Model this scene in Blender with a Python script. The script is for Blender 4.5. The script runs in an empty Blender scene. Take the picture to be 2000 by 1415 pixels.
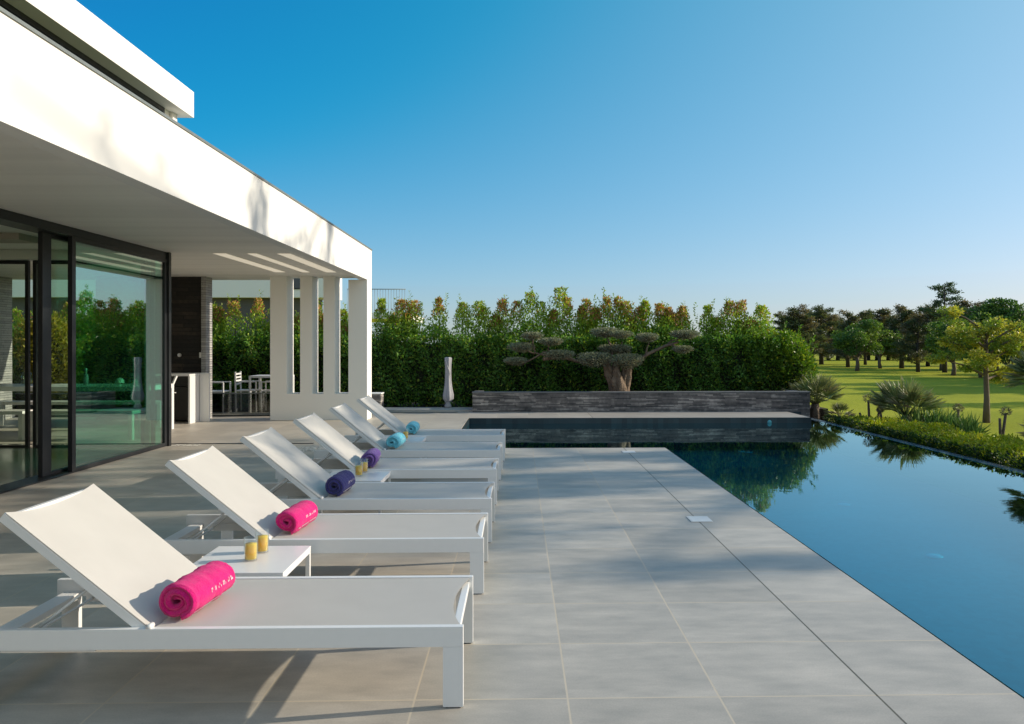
import bpy, bmesh, math, random
import numpy as np
from mathutils import Vector, Matrix
R = math.radians
scene = bpy.context.scene
COL = scene.collection

# ---------------------------------------------------------------- camera
W_IMG, F_PX, CAM_H, YAW = 2000.0, 1500.0, 1.4, 1.3
PPX = 1012 + F_PX * math.tan(R(YAW)); PPY = 674.0
cam = bpy.data.cameras.new('camera'); cam_o = bpy.data.objects.new('camera', cam); COL.objects.link(cam_o)
cam.sensor_fit = 'HORIZONTAL'; cam.sensor_width = 36.0
cam.lens = F_PX / W_IMG * 36.0
cam.shift_x = -(PPX - 1000.0) / W_IMG
cam.shift_y = (PPY - 707.5) / W_IMG
cam.clip_start = 0.05; cam.clip_end = 3000
cam_o.location = (0, 0, CAM_H); cam_o.rotation_euler = (R(90), 0, R(-YAW))
scene.camera = cam_o

# ---------------------------------------------------------------- light
SUN_EL, SUN_AZ = 21.0, 8.2          # azimuth measured from +X towards +Y
world = bpy.data.worlds.new('World'); scene.world = world; world.use_nodes = True
wn = world.node_tree; bg = wn.nodes['Background']
sky = wn.nodes.new('ShaderNodeTexSky'); sky.sky_type = 'NISHITA'; sky.sun_disc = False
sky.sun_elevation = R(SUN_EL); sky.sun_rotation = R(90 - SUN_AZ)
sky.altitude = 0; sky.air_density = 1.0; sky.dust_density = 0.5; sky.ozone_density = 2.6
SKY = 0.13
def _wm(op, a, b):
    n = wn.nodes.new('ShaderNodeMath'); n.operation = op
    for i, v in enumerate((a, b)):
        if isinstance(v, (int, float)): n.inputs[i].default_value = v
        else: wn.links.new(v, n.inputs[i])
    return n.outputs[0]
# colour grade of the physical sky towards the clear polarised azure of the photograph
hs = wn.nodes.new('ShaderNodeHueSaturation'); hs.inputs['Saturation'].default_value = 1.25; hs.inputs['Hue'].default_value = 0.487
wn.links.new(sky.outputs[0], hs.inputs['Color'])
sep = wn.nodes.new('ShaderNodeSeparateColor'); cmb = wn.nodes.new('ShaderNodeCombineColor'); wn.links.new(hs.outputs[0], sep.inputs[0])
tcw = wn.nodes.new('ShaderNodeTexCoord'); sw_ = wn.nodes.new('ShaderNodeSeparateXYZ'); wn.links.new(tcw.outputs['Generated'], sw_.inputs[0])
xz = _wm('MULTIPLY', sw_.outputs['X'], _wm('MAXIMUM', sw_.outputs['Z'], 0.0))     # clearer away from the sun, whiter towards it
for i, (off, g_, k_, lo) in enumerate([(0.066, 0.70, 0.77, 0.002), (0.0, 0.60, 0.79, 0.10), (0.0, 0.58, 0.98, 0.28)]):
    v = _wm('MULTIPLY', sep.outputs[i], SKY); v = _wm('MULTIPLY', v, _wm('MAXIMUM', _wm('ADD', _wm('MULTIPLY', xz, (6.0, 2.6, 0.4)[i]), 1.0), 0.15))
    v = _wm('SUBTRACT', v, off); v = _wm('MULTIPLY', _wm('ADD', v, _wm('SQRT', _wm('ADD', _wm('MULTIPLY', v, v), 0.0004), 0.0)), 0.5)
    v = _wm('MAXIMUM', _wm('MULTIPLY', _wm('POWER', v, g_), k_), lo); wn.links.new(_wm('DIVIDE', v, SKY), cmb.inputs[i])
# pale warm glow added to the sky behind the camera to lift the shade
hz = _wm('MAXIMUM', _wm('MULTIPLY', sw_.outputs['Y'], -1.0), 0.0)
mxw = wn.nodes.new('ShaderNodeMix'); mxw.data_type = 'RGBA'; mxw.blend_type = 'ADD'; wn.links.new(_wm('MINIMUM', hz, 1.0), mxw.inputs['Factor'])
wn.links.new(cmb.outputs[0], mxw.inputs['A']); mxw.inputs['B'].default_value = (0.38 / SKY, 0.28 / SKY, 0.17 / SKY, 1)
wn.links.new(mxw.outputs['Result'], bg.inputs['Color']); bg.inputs['Strength'].default_value = SKY
sl = bpy.data.lights.new('sun', 'SUN'); sun = bpy.data.objects.new('sun', sl); COL.objects.link(sun)
sl.energy = 4.8; sl.angle = R(0.53); sl.color = (1.0, 0.89, 0.72)
e, a = R(SUN_EL), R(SUN_AZ)
sun.rotation_euler = Vector((math.cos(e) * math.cos(a), math.cos(e) * math.sin(a), math.sin(e))).to_track_quat('Z', 'Y').to_euler()
sun.location = (30, 5, 20)
scene.view_settings.view_transform = 'Standard'; scene.view_settings.look = 'None'
scene.view_settings.gamma = 1.0; scene.view_settings.use_curve_mapping = False
scene.view_settings.exposure = 0.0
scene.cycles.max_bounces = 8; scene.cycles.transparent_max_bounces = 24
scene.cycles.caustics_reflective = False; scene.cycles.caustics_refractive = False

# ---------------------------------------------------------------- measuring helper (photo measurement -> metres at a known depth)
_c, _s = math.cos(R(YAW)), math.sin(R(YAW))
def at(px, py, Y):
    u = (px - PPX) / F_PX; v = -(py - PPY) / F_PX
    d = Vector((_s + u * _c, _c - u * _s, v)); t = Y / d.y
    return Vector((0, 0, CAM_H)) + d * t
def gd(px, py, z=0.0):
    u = (px - PPX) / F_PX; v = -(py - PPY) / F_PX
    d = Vector((_s + u * _c, _c - u * _s, v)); t = (z - CAM_H) / d.z
    return Vector((0, 0, CAM_H)) + d * t

# ---------------------------------------------------------------- materials
def mat(name, color, rough=0.6, metal=0.0, noise=None, bump=None, spec=0.5, sheen=0.0, coat=0.0):
    m = bpy.data.materials.new(name); m.use_nodes = True; nt = m.node_tree; N = nt.nodes; L = nt.links
    b = N['Principled BSDF']
    b.inputs['Base Color'].default_value = (*color, 1); b.inputs['Roughness'].default_value = rough
    b.inputs['Metallic'].default_value = metal; b.inputs['Specular IOR Level'].default_value = spec
    b.inputs['Sheen Weight'].default_value = sheen; b.inputs['Coat Weight'].default_value = coat
    tc = N.new('ShaderNodeTexCoord')
    if noise:
        sc, amt = noise[0], noise[1]
        n = N.new('ShaderNodeTexNoise'); n.inputs['Scale'].default_value = sc; n.inputs['Detail'].default_value = 6
        mp = N.new('ShaderNodeMapping'); mp.inputs['Scale'].default_value = noise[2] if len(noise) > 2 else (1, 1, 1)
        L.new(tc.outputs['Object'], mp.inputs['Vector']); L.new(mp.outputs[0], n.inputs['Vector'])
        mx = N.new('ShaderNodeMix'); mx.data_type = 'RGBA'
        mx.inputs['A'].default_value = (*[c * (1 - amt) for c in color], 1)
        mx.inputs['B'].default_value = (*[min(1, c * (1 + amt)) for c in color], 1)
        L.new(n.outputs['Fac'], mx.inputs['Factor']); L.new(mx.outputs['Result'], b.inputs['Base Color'])
    if bump:
        n2 = N.new('ShaderNodeTexNoise'); n2.inputs['Scale'].default_value = bump[0]; n2.inputs['Detail'].default_value = 5
        bp = N.new('ShaderNodeBump'); bp.inputs['Strength'].default_value = bump[1]; bp.inputs['Distance'].default_value = bump[2] if len(bump) > 2 else 0.01
        L.new(tc.outputs['Object'], n2.inputs['Vector']); L.new(n2.outputs['Fac'], bp.inputs['Height']); L.new(bp.outputs[0], b.inputs['Normal'])
    return m

def math_node(N, L, op, a, b=None, c=None):
    n = N.new('ShaderNodeMath'); n.operation = op
    for i, v in enumerate((a, b, c)):
        if v is None: continue
        if isinstance(v, (int, float)): n.inputs[i].default_value = v
        else: L.new(v, n.inputs[i])
    return n.outputs[0]

def paving_material():
    m = bpy.data.materials.new('porcelain_paving'); m.use_nodes = True; nt = m.node_tree; N = nt.nodes; L = nt.links
    b = N['Principled BSDF']
    tc = N.new('ShaderNodeTexCoord'); sp = N.new('ShaderNodeSeparateXYZ'); L.new(tc.outputs['Object'], sp.inputs[0])
    M = lambda op, a, b_=None, c=None: math_node(N, L, op, a, b_, c)
    x, y = sp.outputs['X'], sp.outputs['Y']
    # columns 0.604 m wide up to the expansion joint, one wider column, then the coping slabs
    cx = M('DIVIDE', M('SUBTRACT', x, 0.196), 0.604); cy = M('DIVIDE', M('SUBTRACT', y, 3.037), 0.5575)
    left = M('LESS_THAN', x, 1.0)
    fx = M('ABSOLUTE', M('SUBTRACT', M('FRACT', M('ADD', cx, 0.5)), 0.5)); gx = M('LESS_THAN', fx, 0.0040 / 0.604)
    gx = M('MULTIPLY', gx, left)
    fy = M('ABSOLUTE', M('SUBTRACT', M('FRACT', M('ADD', cy, 0.5)), 0.5)); gy = M('LESS_THAN', fy, 0.0044 / 0.5575)
    joint = M('LESS_THAN', M('ABSOLUTE', M('SUBTRACT', x, 1.433)), 0.0045)
    grout = M('MAXIMUM', gx, gy)
    idx = N.new('ShaderNodeCombineXYZ'); L.new(M('ADD', M('MULTIPLY', M('FLOOR', cx), left), M('MULTIPLY', M('SUBTRACT', 1.0, left), M('ADD', 1.0, M('MULTIPLY', M('GREATER_THAN', x, 1.433), 2.0)))), idx.inputs[0]); L.new(M('FLOOR', cy), idx.inputs[1])
    wnz = N.new('ShaderNodeTexWhiteNoise'); wnz.noise_dimensions = '3D'; L.new(idx.outputs[0], wnz.inputs['Vector'])
    off = N.new('ShaderNodeVectorMath'); off.operation = 'MULTIPLY_ADD'; L.new(wnz.outputs['Color'], off.inputs[0]); off.inputs[1].default_value = (9, 9, 9)
    L.new(tc.outputs['Object'], off.inputs[2])
    mp = N.new('ShaderNodeMapping'); mp.inputs['Scale'].default_value = (2.2, 5.5, 1); L.new(off.outputs[0], mp.inputs[0])
    n1 = N.new('ShaderNodeTexNoise'); n1.inputs['Scale'].default_value = 1.6; n1.inputs['Detail'].default_value = 9; n1.inputs['Roughness'].default_value = 0.62; L.new(mp.outputs[0], n1.inputs['Vector'])
    n2 = N.new('ShaderNodeTexNoise'); n2.inputs['Scale'].default_value = 0.7; n2.inputs['Detail'].default_value = 4; L.new(tc.outputs['Object'], n2.inputs['Vector'])
    cr = N.new('ShaderNodeValToRGB'); cr.color_ramp.elements[0].position = 0.28; cr.color_ramp.elements[1].position = 0.75
    cr.color_ramp.elements[0].color = (0.39, 0.355, 0.305, 1); cr.color_ramp.elements[1].color = (0.57, 0.52, 0.45, 1)
    L.new(n1.outputs['Fac'], cr.inputs[0])
    n9 = N.new('ShaderNodeTexNoise'); n9.inputs['Scale'].default_value = 130; n9.inputs['Detail'].default_value = 3; L.new(tc.outputs['Object'], n9.inputs['Vector'])
    v = M('ADD', M('ADD', 0.73, M('MULTIPLY', n9.outputs['Fac'], 0.3)), M('MULTIPLY', wnz.outputs['Value'], 0.18)); v = M('ADD', v, M('MULTIPLY', M('SUBTRACT', n2.outputs['Fac'], 0.5), 0.16))
    sc = N.new('ShaderNodeVectorMath'); sc.operation = 'SCALE'; L.new(cr.outputs[0], sc.inputs[0]); L.new(v, sc.inputs['Scale'])
    mx = N.new('ShaderNodeMix'); mx.data_type = 'RGBA'; L.new(grout, mx.inputs['Factor']); L.new(sc.outputs[0], mx.inputs['A']); mx.inputs['B'].default_value = (0.56, 0.49, 0.39, 1)
    mx2 = N.new('ShaderNodeMix'); mx2.data_type = 'RGBA'; L.new(joint, mx2.inputs['Factor']); L.new(mx.outputs['Result'], mx2.inputs['A']); mx2.inputs['B'].default_value = (0.12, 0.10, 0.07, 1)
    L.new(mx2.outputs['Result'], b.inputs['Base Color'])
    b.inputs['Specular IOR Level'].default_value = 0.45
    rr = M('ADD', 0.34, M('MULTIPLY', n1.outputs['Fac'], 0.25)); rr = M('ADD', rr, M('MULTIPLY', grout, 0.3)); L.new(rr, b.inputs['Roughness'])
    bp = N.new('ShaderNodeBump'); bp.inputs['Strength'].default_value = 0.35; bp.inputs['Distance'].default_value = 0.003
    h = M('SUBTRACT', M('MULTIPLY', n1.outputs['Fac'], 0.25), M('MAXIMUM', grout, joint)); L.new(h, bp.inputs['Height']); L.new(bp.outputs[0], b.inputs['Normal'])
    return m

def ledger_material(name, c_lo, c_hi, row=0.035, length=0.45, warm=None, bump=0.9, axis='X'):
    """thin stacked stone strips: courses with random lengths and tones"""
    m = bpy.data.materials.new(name); m.use_nodes = True; nt = m.node_tree; N = nt.nodes; L = nt.links
    b = N['Principled BSDF']; tc = N.new('ShaderNodeTexCoord'); sp = N.new('ShaderNodeSeparateXYZ'); L.new(tc.outputs['Object'], sp.inputs[0])
    M = lambda op, a, b_=None, c=None: math_node(N, L, op, a, b_, c)
    u = M('ADD', sp.outputs['X'], sp.outputs['Y']); z = sp.outputs['Z']
    rz = M('DIVIDE', z, row); ri = M('FLOOR', rz)
    w1 = N.new('ShaderNodeTexWhiteNoise'); w1.noise_dimensions = '1D'; L.new(ri, w1.inputs['W'])
    uu = M('ADD', M('DIVIDE', u, length), M('MULTIPLY', w1.outputs['Value'], 7.3)); ui = M('FLOOR', uu)
    cb = N.new('ShaderNodeCombineXYZ'); L.new(ri, cb.inputs[0]); L.new(ui, cb.inputs[1])
    w2 = N.new('ShaderNodeTexWhiteNoise'); L.new(cb.outputs[0], w2.inputs['Vector'])
    fz = M('ABSOLUTE', M('SUBTRACT', M('FRACT', rz), 0.5)); fu = M('ABSOLUTE', M('SUBTRACT', M('FRACT', uu), 0.5))
    gap = M('MAXIMUM', M('GREATER_THAN', fz, 0.43), M('GREATER_THAN', fu, 0.492))
    n = N.new('ShaderNodeTexNoise'); n.inputs['Scale'].default_value = 14; n.inputs['Detail'].default_value = 8; L.new(tc.outputs['Object'], n.inputs['Vector'])
    nb = N.new('ShaderNodeTexNoise'); nb.inputs['Scale'].default_value = 2.2; nb.inputs['Detail'].default_value = 3; L.new(tc.outputs['Object'], nb.inputs['Vector'])
    t = M('ADD', M('ADD', M('MULTIPLY', w2.outputs['Value'], 0.5), M('MULTIPLY', n.outputs['Fac'], 0.5)), M('MULTIPLY', M('SUBTRACT', nb.outputs['Fac'], 0.5), 0.9))
    cr = N.new('ShaderNodeValToRGB'); cr.color_ramp.elements[0].position = 0.1; cr.color_ramp.elements[1].position = 0.95
    cr.color_ramp.elements[0].color = (*c_lo, 1); cr.color_ramp.elements[1].color = (*c_hi, 1)
    if warm:
        el = cr.color_ramp.elements.new(0.55); el.color = (*warm, 1)
    L.new(t, cr.inputs[0])
    dk = N.new('ShaderNodeVectorMath'); dk.operation = 'SCALE'; L.new(cr.outputs[0], dk.inputs[0]); L.new(M('SUBTRACT', 1.0, M('MULTIPLY', gap, 0.55)), dk.inputs['Scale'])
    L.new(dk.outputs[0], b.inputs['Base Color']); b.inputs['Roughness'].default_value = 0.75
    bp = N.new('ShaderNodeBump'); bp.inputs['Strength'].default_value = bump; bp.inputs['Distance'].default_value = 0.02
    L.new(M('SUBTRACT', M('ADD', M('MULTIPLY', w2.outputs['Value'], 0.8), M('MULTIPLY', n.outputs['Fac'], 0.6)), gap), bp.inputs['Height']); L.new(bp.outputs[0], b.inputs['Normal'])
    return m

def leaf_material(name, trans=0.35, rough=0.45):
    m = bpy.data.materials.new(name); m.use_nodes = True; nt = m.node_tree; N = nt.nodes; L = nt.links
    b = N['Principled BSDF']; out = N['Material Output']
    at_ = N.new('ShaderNodeAttribute'); at_.attribute_name = 'tint'
    L.new(at_.outputs['Color'], b.inputs['Base Color']); b.inputs['Roughness'].default_value = rough; b.inputs['Specular IOR Level'].default_value = 0.35
    tr = N.new('ShaderNodeBsdfTranslucent'); g = N.new('ShaderNodeMix'); g.data_type = 'RGBA'; g.blend_type = 'MULTIPLY'; g.inputs['Factor'].default_value = 1
    L.new(at_.outputs['Color'], g.inputs['A']); g.inputs['B'].default_value = (1.25, 1.35, 0.6, 1); L.new(g.outputs['Result'], tr.inputs['Color'])
    mx = N.new('ShaderNodeMixShader'); mx.inputs[0].default_value = trans
    L.new(b.outputs[0], mx.inputs[1]); L.new(tr.outputs[0], mx.inputs[2]); L.new(mx.outputs[0], out.inputs['Surface'])
    return m

def glass_pane_material(name, tint, refl, rough=0.0):
    m = bpy.data.materials.new(name); m.use_nodes = True; nt = m.node_tree; N = nt.nodes; L = nt.links
    out = N['Material Output']; N.remove(N['Principled BSDF'])
    t = N.new('ShaderNodeBsdfTransparent'); t.inputs[0].default_value = (*tint, 1)
    g = N.new('ShaderNodeBsdfGlossy'); g.inputs['Roughness'].default_value = rough; g.inputs['Color'].default_value = (0.95, 0.98, 0.97, 1)
    lw = N.new('ShaderNodeLayerWeight'); lw.inputs['Blend'].default_value = 0.5
    fr = math_node(N, L, 'ADD', math_node(N, L, 'MULTIPLY', math_node(N, L, 'POWER', lw.outputs['Facing'], 5.0), 0.7), 0.04)
    tc = N.new('ShaderNodeTexCoord'); nz = N.new('ShaderNodeTexNoise'); nz.inputs['Scale'].default_value = 0.8; nz.inputs['Detail'].default_value = 1
    bp = N.new('ShaderNodeBump'); bp.inputs['Strength'].default_value = 0.08; bp.inputs['Distance'].default_value = 0.01
    L.new(tc.outputs['Object'], nz.inputs['Vector']); L.new(nz.outputs['Fac'], bp.inputs['Height']); L.new(bp.outputs[0], g.inputs['Normal'])
    fac = math_node(N, L, 'MINIMUM', math_node(N, L, 'ADD', fr, refl), 1.0)
    mx = N.new('ShaderNodeMixShader'); L.new(fac, mx.inputs[0]); L.new(t.outputs[0], mx.inputs[1]); L.new(g.outputs[0], mx.inputs[2]); L.new(mx.outputs[0], out.inputs['Surface'])
    return m

def water_material():
    m = bpy.data.materials.new('pool_water'); m.use_nodes = True; nt = m.node_tree; N = nt.nodes; L = nt.links
    out = N['Material Output']; N.remove(N['Principled BSDF'])
    tc = N.new('ShaderNodeTexCoord')
    mp = N.new('ShaderNodeMapping'); mp.inputs['Scale'].default_value = (1.0, 1.6, 1); L.new(tc.outputs['Object'], mp.inputs[0])
    n1 = N.new('ShaderNodeTexNoise'); n1.inputs['Scale'].default_value = 3.2; n1.inputs['Detail'].default_value = 3; n1.inputs['Roughness'].default_value = 0.55; L.new(mp.outputs[0], n1.inputs['Vector'])
    n2 = N.new('ShaderNodeTexNoise'); n2.inputs['Scale'].default_value = 0.9; n2.inputs['Detail'].default_value = 1; L.new(mp.outputs[0], n2.inputs['Vector'])
    h = math_node(N, L, 'ADD', n1.outputs['Fac'], math_node(N, L, 'MULTIPLY', n2.outputs['Fac'], 1.5))
    bp = N.new('ShaderNodeBump'); bp.inputs['Strength'].default_value = 0.25; bp.inputs['Distance'].default_value = 0.0022
    L.new(h, bp.inputs['Height'])
    t = N.new('ShaderNodeBsdfTransparent'); t.inputs[0].default_value = (0.05, 0.80, 0.94, 1)
    g = N.new('ShaderNodeBsdfGlossy'); g.inputs['Roughness'].default_value = 0.015; g.inputs['Color'].default_value = (0.72, 0.97, 1.0, 1); L.new(bp.outputs[0], g.inputs['Normal'])
    lw = N.new('ShaderNodeLayerWeight'); lw.inputs['Blend'].default_value = 0.5; L.new(bp.outputs[0], lw.inputs['Normal'])
    f = math_node(N, L, 'ADD', math_node(N, L, 'MULTIPLY', math_node(N, L, 'POWER', lw.outputs['Facing'], 3.65), 0.97), 0.02)
    mx = N.new('ShaderNodeMixShader'); L.new(f, mx.inputs[0]); L.new(t.outputs[0], mx.inputs[1]); L.new(g.outputs[0], mx.inputs[2]); L.new(mx.outputs[0], out.inputs['Surface'])
    return m

def tile_material(name, c1, c2, size):
    m = bpy.data.materials.new(name); m.use_nodes = True; nt = m.node_tree; N = nt.nodes; L = nt.links
    b = N['Principled BSDF']; tc = N.new('ShaderNodeTexCoord'); sp = N.new('ShaderNodeSeparateXYZ'); L.new(tc.outputs['Object'], sp.inputs[0])
    M = lambda op, a, b_=None, c=None: math_node(N, L, op, a, b_, c)
    cb = N.new('ShaderNodeCombineXYZ'); g = None
    for i, ax in enumerate('XYZ'):
        q = M('DIVIDE', M('ADD', sp.outputs[ax], 0.011), size); L.new(M('FLOOR', q), cb.inputs[i])
        gg = M('GREATER_THAN', M('ABSOLUTE', M('SUBTRACT', M('FRACT', q), 0.5)), 0.46); g = gg if g is None else M('MAXIMUM', g, gg)
    w = N.new('ShaderNodeTexWhiteNoise'); L.new(cb.outputs[0], w.inputs['Vector'])
    mx = N.new('ShaderNodeMix'); mx.data_type = 'RGBA'; L.new(w.outputs['Value'], mx.inputs['Factor']); mx.inputs['A'].default_value = (*c1, 1); mx.inputs['B'].default_value = (*c2, 1)
    L.new(mx.outputs['Result'], b.inputs['Base Color']); b.inputs['Roughness'].default_value = 0.3
    return m

def textilene_material():
    m = mat('textilene_mesh', (0.66, 0.62, 0.56), 0.6)
    nt = m.node_tree; N = nt.nodes; L = nt.links; b = N['Principled BSDF']
    tc = N.new('ShaderNodeTexCoord')
    wv = N.new('ShaderNodeTexWave'); wv.inputs['Scale'].default_value = 160; wv.bands_direction = 'Y'
    wv2 = N.new('ShaderNodeTexWave'); wv2.inputs['Scale'].default_value = 160; wv2.bands_direction = 'X'
    L.new(tc.outputs['Object'], wv.inputs['Vector']); L.new(tc.outputs['Object'], wv2.inputs['Vector'])
    h = math_node(N, L, 'MULTIPLY', wv.outputs['Fac'], wv2.outputs['Fac'])
    bp = N.new('ShaderNodeBump'); bp.inputs['Strength'].default_value = 0.3; bp.inputs['Distance'].default_value = 0.0008
    L.new(h, bp.inputs['Height']); L.new(bp.outputs[0], b.inputs['Normal'])
    n = N.new('ShaderNodeTexNoise'); n.inputs['Scale'].default_value = 5; n.inputs['Detail'].default_value = 5; L.new(tc.outputs['Object'], n.inputs['Vector'])
    mx = N.new('ShaderNodeMix'); mx.data_type = 'RGBA'; mx.inputs['A'].default_value = (0.54, 0.51, 0.465, 1); mx.inputs['B'].default_value = (0.63, 0.60, 0.55, 1)
    L.new(n.outputs['Fac'], mx.inputs['Factor']); L.new(mx.outputs['Result'], b.inputs['Base Color'])
    tr = N.new('ShaderNodeBsdfTranslucent'); tr.inputs[0].default_value = (0.6, 0.56, 0.5, 1); ms = N.new('ShaderNodeMixShader'); ms.inputs[0].default_value = 0.10
    L.new(b.outputs[0], ms.inputs[1]); L.new(tr.outputs[0], ms.inputs[2]); L.new(ms.outputs[0], N['Material Output'].inputs['Surface'])
    return m

def towel_material(name, c):
    m = mat(name, c, 0.95, sheen=0.2, noise=(70, 0.22), bump=(230, 1.0, 0.010), spec=0.1)
    return m

def lawn_material():
    m = bpy.data.materials.new('lawn_grass'); m.use_nodes = True; nt = m.node_tree; N = nt.nodes; L = nt.links
    b = N['Principled BSDF']; tc = N.new('ShaderNodeTexCoord')
    n1 = N.new('ShaderNodeTexNoise'); n1.inputs['Scale'].default_value = 0.12; n1.inputs['Detail'].default_value = 8
    n2 = N.new('ShaderNodeTexNoise'); n2.inputs['Scale'].default_value = 9; n2.inputs['Detail'].default_value = 8
    L.new(tc.outputs['Object'], n1.inputs['Vector']); L.new(tc.outputs['Object'], n2.inputs['Vector'])
    f = math_node(N, L, 'ADD', math_node(N, L, 'MULTIPLY', n1.outputs['Fac'], 0.6), math_node(N, L, 'MULTIPLY', n2.outputs['Fac'], 0.5))
    cr = N.new('ShaderNodeValToRGB'); cr.color_ramp.elements[0].position = 0.3; cr.color_ramp.elements[1].position = 0.8
    cr.color_ramp.elements[0].color = (0.22, 0.26, 0.014, 1); cr.color_ramp.elements[1].color = (0.50, 0.48, 0.035, 1)
    L.new(f, cr.inputs[0]); L.new(cr.outputs[0], b.inputs['Base Color']); b.inputs['Roughness'].default_value = 0.9; b.inputs['Specular IOR Level'].default_value = 0.1
    bp = N.new('ShaderNodeBump'); bp.inputs['Strength'].default_value = 0.6; bp.inputs['Distance'].default_value = 0.05
    n3 = N.new('ShaderNodeTexNoise'); n3.inputs['Scale'].default_value = 25; n3.inputs['Detail'].default_value = 4; L.new(tc.outputs['Object'], n3.inputs['Vector'])
    L.new(n3.outputs['Fac'], bp.inputs['Height']); L.new(bp.outputs[0], b.inputs['Normal'])
    return m

def soffit_material():
    m = mat('soffit_plaster', (0.86, 0.83, 0.77), 0.55, noise=(1.0, 0.17, (0.12, 4.0, 1)), bump=(2.0, 0.12, 0.02))  # colour streaks imitate rippled light reflected onto the ceiling
    return m

M_ = dict(
    paving=paving_material(), lawn=lawn_material(), water=water_material(),
    plaster=mat('white_render', (0.80, 0.785, 0.75), 0.8, noise=(1.4, 0.025), bump=(90, 0.15, 0.002)),
    soffit=soffit_material(),
    plinth=mat('grey_white_render', (0.90, 0.88, 0.83), 0.8, noise=(1.2, 0.03), bump=(90, 0.15, 0.002)),
    dark_metal=mat('anthracite_aluminium', (0.028, 0.030, 0.033), 0.38, metal=0.3, noise=(20, 0.15)),
    trim=mat('roof_edge_metal', (0.22, 0.24, 0.23), 0.5, metal=0.5, noise=(8, 0.2)),
    gravel=mat('roof_gravel', (0.23, 0.24, 0.14), 0.9, noise=(40, 0.5), bump=(60, 1.0, 0.02)),
    ledger=ledger_material('grey_ledger_stone', (0.045, 0.043, 0.045), (0.56, 0.50, 0.45), 0.024, 0.33, warm=(0.17, 0.152, 0.142), bump=1.0),
    dark_ledger=ledger_material('dark_ledger_stone', (0.008, 0.007, 0.006), (0.075, 0.052, 0.036), 0.075, 0.9, warm=(0.022, 0.018, 0.015)),
    pale_ledger=ledger_material('pale_ledger_stone', (0.25, 0.25, 0.25), (0.52, 0.50, 0.47), 0.045, 0.35),
    frame=mat('white_powder_coat', (0.78, 0.775, 0.76), 0.38, noise=(30, 0.03)),
    textilene=textilene_material(),
    table=mat('white_tabletop', (0.80, 0.79, 0.78), 0.3, noise=(20, 0.03)),
    basin=tile_material('dark_pool_mosaic', (0.002, 0.062, 0.085), (0.004, 0.095, 0.125), 0.055),
    waterline=tile_material('dark_waterline_mosaic', (0.008, 0.018, 0.026), (0.022, 0.046, 0.058), 0.10),
    rim=mat('wet_stone_rim', (0.10, 0.125, 0.15), 0.25, noise=(10, 0.2)),
    soil=mat('dark_soil', (0.045, 0.032, 0.02), 0.95, noise=(12, 0.4), bump=(30, 1.0, 0.04)),
    pebble=mat('white_pebble', (0.62, 0.60, 0.55), 0.6, noise=(30, 0.2)),
    bark=mat('grey_brown_bark', (0.14, 0.105, 0.075), 0.9, noise=(14, 0.45, (1, 1, 0.3)), bump=(24, 1.0, 0.05)),
    olive_bark=mat('gnarled_olive_bark', (0.17, 0.12, 0.08), 0.9, noise=(9, 0.75, (1, 1, 0.4)), bump=(16, 1.0, 0.06)),
    dark_bark=mat('dark_bark', (0.055, 0.045, 0.035), 0.9, noise=(6, 0.4), bump=(10, 1.0, 0.06)),
    leaf=leaf_material('leaf'), leaf_stiff=leaf_material('stiff_leaf', 0.15, 0.5),
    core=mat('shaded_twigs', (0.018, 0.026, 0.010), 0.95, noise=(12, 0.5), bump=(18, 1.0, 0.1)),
    floor_in=mat('polished_grey_floor', (0.16, 0.175, 0.15), 0.12, noise=(1.2, 0.1)),
    glass_green=glass_pane_material('green_tinted_glass', (0.36, 0.82, 0.66), 0.27),
    glass_clear=glass_pane_material('clear_glass', (0.88, 0.95, 0.90), 0.0),
    glass_dark=glass_pane_material('dark_glass', (0.05, 0.07, 0.07), 0.02), glass_smoke=glass_pane_material('smoked_glass', (0.55, 0.57, 0.57), 0.02),
    tumbler=glass_pane_material('tumbler_glass', (0.985, 0.99, 0.99), 0.035),
    juice=None,
    cover=mat('grey_cloth_cover', (0.36, 0.35, 0.37), 0.85, noise=(20, 0.1), bump=(60, 0.3, 0.004)),
    counter=mat('white_counter', (0.74, 0.74, 0.72), 0.35, noise=(5, 0.03)),
    dark_panel=mat('dark_cabinet_front', (0.022, 0.022, 0.024), 0.3, noise=(5, 0.2)),
    slat=mat('dark_slat_cladding', (0.085, 0.08, 0.08), 0.7, noise=(2, 0.3, (0.3, 0.3, 14))),
    plate=mat('white_plastic', (0.78, 0.77, 0.74), 0.4, noise=(40, 0.04)),
    lamp_glass=mat('pool_light_lens', (0.10, 0.42, 0.46), 0.2, noise=(30, 0.1)),
    timber=mat('pale_blind', (0.48, 0.42, 0.36), 0.6, noise=(3, 0.15, (0.4, 8, 1))),
    strip=None,
    pink=towel_material('pink_terry', (0.78, 0.010, 0.21)), navy=towel_material('navy_terry', (0.045, 0.040, 0.19)),
    purple=towel_material('purple_terry', (0.15, 0.08, 0.32)), aqua=towel_material('aqua_terry', (0.20, 0.68, 0.82)),
    thread=mat('pale_thread', (0.85, 0.78, 0.80), 0.9, noise=(200, 0.1)),
)

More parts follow.
